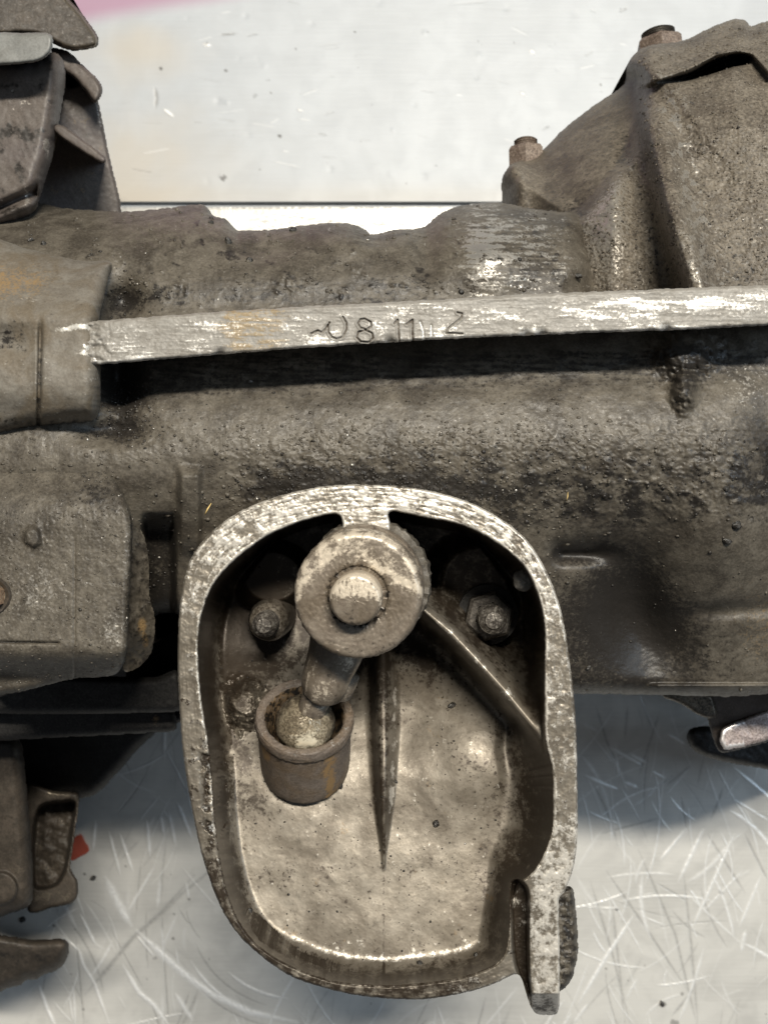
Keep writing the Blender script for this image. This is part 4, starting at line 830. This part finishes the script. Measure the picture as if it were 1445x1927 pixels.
def crumb_mesh(seed):
    n, m = 9, 7; V = []; r = np.random.RandomState(seed)
    st = r.uniform(.6, 1.2, 3)
    for i in range(m + 1):
        a = math.pi * i / m
        for j in range(n):
            b = 2 * math.pi * j / n
            d = np.array([math.sin(a) * math.cos(b), math.sin(a) * math.sin(b), math.cos(a)])
            f = 1 + .5 * float(fbm(np.array([d[0] * 1.6 + seed * 3]), np.array([d[1] * 1.6 + d[2] * 1.3]), 1.0, 2, seed)[0])
            V.append(d * f * st)
    f4 = [(i*n + j, (i+1)*n + j, (i+1)*n + (j+1) % n, i*n + (j+1) % n) for i in range(m) for j in range(n)]
    return np.array(V), f4
bases = []
for s_ in range(5):
    V, f4 = crumb_mesh(s_ + 1)
    o = mesh_from('dirt_crumb', V, f4, M_CRUMB, None, {'wear_glint': np.clip(.3 * np.ones(len(V)) * (V[:, 2] > .5), 0, 1)}); bases.append([o, False]); o.location = (0, 0, -3); o.scale = (1e-4,) * 3
def crumb(px, py, r, z=None, label='', group=''):
    """drop a crumb onto whatever surface is under that spot"""
    bpy.context.view_layer.update(); dg = bpy.context.evaluated_depsgraph_get() if z is None else None
    if z is None:
        d = Vector(((px - CX) / F, (CY - py) / F, -1)).normalized()
        hit, loc, *_ = S.ray_cast(dg, Vector((0, 0, H)), d)
        if not hit: return
    else: loc = P(px, py, z)
    b = bases[crumb.n % 5]; crumb.n += 1
    if not b[1]: o = b[0]; b[1] = True
    else: o = b[0].copy(); S.collection.objects.link(o)
    k = r * mm(loc.z); o.scale = (k, k * .8, k * .7); o.location = loc + Vector((0, 0, k * .25)); o.rotation_euler = (0, 0, px * .37)
    tag(o, label, 'dirt crumb', group)
crumb.n = 0
bpy.context.view_layer.update()

def tag_c(px, py, r, label, group='dirt crumbs on the gearbox'): crumb(px, py, r, None, label, group)
tag_c(552, 434, 8, 'black crumb perched on the top edge of the casing')
tag_c(1086, 520, 10, 'wet black clod beside the ribbed bell housing above the flange')
tag_c(1384, 988, 10, 'larger glossy black oil clot on the bulge at right')
tag_c(1366, 1018, 8, 'smaller glossy oil clot just below the larger one')
tag_c(868, 549, 6, 'dark crumb on the casing just above the stamped 2')
tag_c(1365, 920, 7, 'dark speck above the two oil clots on the right bulge')
tag_c(60, 452, 8, 'black clod below the upper left bracket, left of a pair')
tag_c(83, 459, 6, 'black clod below the upper left bracket, right of a pair')
tag_c(430, 455, 8, 'dark clod at the notch of the casing edge')
tag_c(470, 490, 7, 'dark clod above the amber stain on the flange')
tag_c(398, 420, 6, 'dark speck on the sloping corner of the casing edge')
tag_c(1106, 1256, 7, 'oily lump beside the right wall of the open housing')
tag_c(820, 1550, 7, 'black flake in the middle of the pocket floor')
tag_c(850, 1327, 7, 'rusty dark flake under the diagonal web')
tag_c(470, 1712, 6, 'dark crumb in the lower left corner of the pocket')
tag_c(641, 1478, 6, 'black crumb on the pocket floor right of the cup')
tag_c(745, 1470, 5, 'black crumb against the right side of the spine')
tag_c(790, 1812, 6, 'dark crumb on the bright bottom edge of the pocket')
tag_c(895, 1797, 5, 'dark crumb on the pocket edge near the ear')
tag_c(176, 1652, 6, 'black speck on the front sheet below the red card')
tag_c(44, 1730, 7, 'black speck between the lower left bracket and the tongue')
tag_c(1245, 1888, 7, 'black speck on the front sheet at lower right')

# loose grit caked on the castings: far too many grains to count
def icosa():
    t = (1 + 5 ** .5) / 2
    v = np.array([(-1,t,0),(1,t,0),(-1,-t,0),(1,-t,0),(0,-1,t),(0,1,t),(0,-1,-t),(0,1,-t),(t,0,-1),(t,0,1),(-t,0,-1),(-t,0,1)]) / math.sqrt(1 + t * t)
    f = np.array([(0,11,5),(0,5,1),(0,1,7),(0,7,10),(0,10,11),(1,5,9),(5,11,4),(11,10,2),(10,7,6),(7,1,8),(3,9,4),(3,4,2),(3,2,6),(3,6,8),(3,8,9),(4,9,5),(2,4,11),(6,2,10),(8,6,7),(9,8,1)])
    return v, f
IV, IF = icosa()
def grit(name, poly, zf, n, dens, size, mat, parent, seed, at=None):
    r = np.random.RandomState(seed); a, b = poly.min(0), poly.max(0)
    x = r.uniform(max(a[0], -40), min(b[0], 1485), n * 4); y = r.uniform(a[1], b[1], n * 4)
    sd = poly_sd(x, y, poly); k = (sd > 4) & (r.rand(n * 4) < dens(x, y)); x, y, sd = x[k][:n], y[k][:n], sd[k][:n]
    z = zf(x, y, sd); z = z[0] if isinstance(z, tuple) else z
    c = un(x, y, z); m = len(x); k = size[0] + (size[1] - size[0]) * r.rand(m) ** 3
    k = k * (H - z) / F
    sc = k[:, None] * r.uniform(.6, 1.4, (m, 3)) * np.array([1.15, .9, .75])
    jit = 1 + r.uniform(-.3, .3, (m, 12, 1))
    V = (c[:, None, :] + IV[None] * jit * sc[:, None, :]).reshape(-1, 3)
    T = (IF[None] + 12 * np.arange(m)[:, None, None]).reshape(-1, 3)
    A_ = zf(x, y, sd); A_ = A_[1] if isinstance(A_, tuple) else {}; base_d = A_.get('dark', 0 * x)
    w = np.repeat((r.rand(m) < .025) * r.rand(m), 12); d = np.repeat(np.clip(base_d * .9 + (r.rand(m) < .3) * r.uniform(.1, .6, m), 0, 1), 12)
    o = mesh_from(name, V, np.zeros((0, 4), int), mat, parent, {'wear_glint': w, 'dark': d}, tris=T)
    o['kind'] = 'stuff'
    return o
obs = {o.name: o for o in S.objects}
def dens_c(x, y):
    k = ss(770, 850, y) * ss(1010, 930, y) * ss(330, 480, x) * ss(.0, .3, fbm(x, y, 30, 3, 2) + .25)
    k = k + .5 * (y < 560) * ss(.05, .4, fbm(x, y, 45, 4, 12)) + .8 * G(x, y, 240, 790, 60, 60) + .5 * G(x, y, 240, 560, 50, 50) + .12 * ss(680, 760, y)
    return np.clip(k * (.2 + .8 * ss(1180, 1000, x)), 0, 1)
grit('grit', casing_poly, casing_z, 15000, dens_c, (1.0, 3.8), M_CAST, obs['casing'], 5)
grit('grit', bell_poly, bell_z, 5000, lambda x, y: ss(-10, 60, -poly_sd(x, y, face)) * (.25 + .75 * ss(0, .4, fbm(x, y, 30, 3, 6))), (.9, 3.0), M_BELL, obs['bell_housing'], 6)
grit('grit', cv_poly, cover_z, 1500, lambda x, y: .2 + .8 * G(x, y, 200, 910, 70, 70), (.9, 3.0), M_CAST, obs['end_cover'], 7)
in2 = inner
grit('grit', outer, tray_z, 420, lambda x, y: .5 * (poly_sd(x, y, in2) > 30), (.8, 2.4), M_CRUMB, obs['lever_housing'], 8)
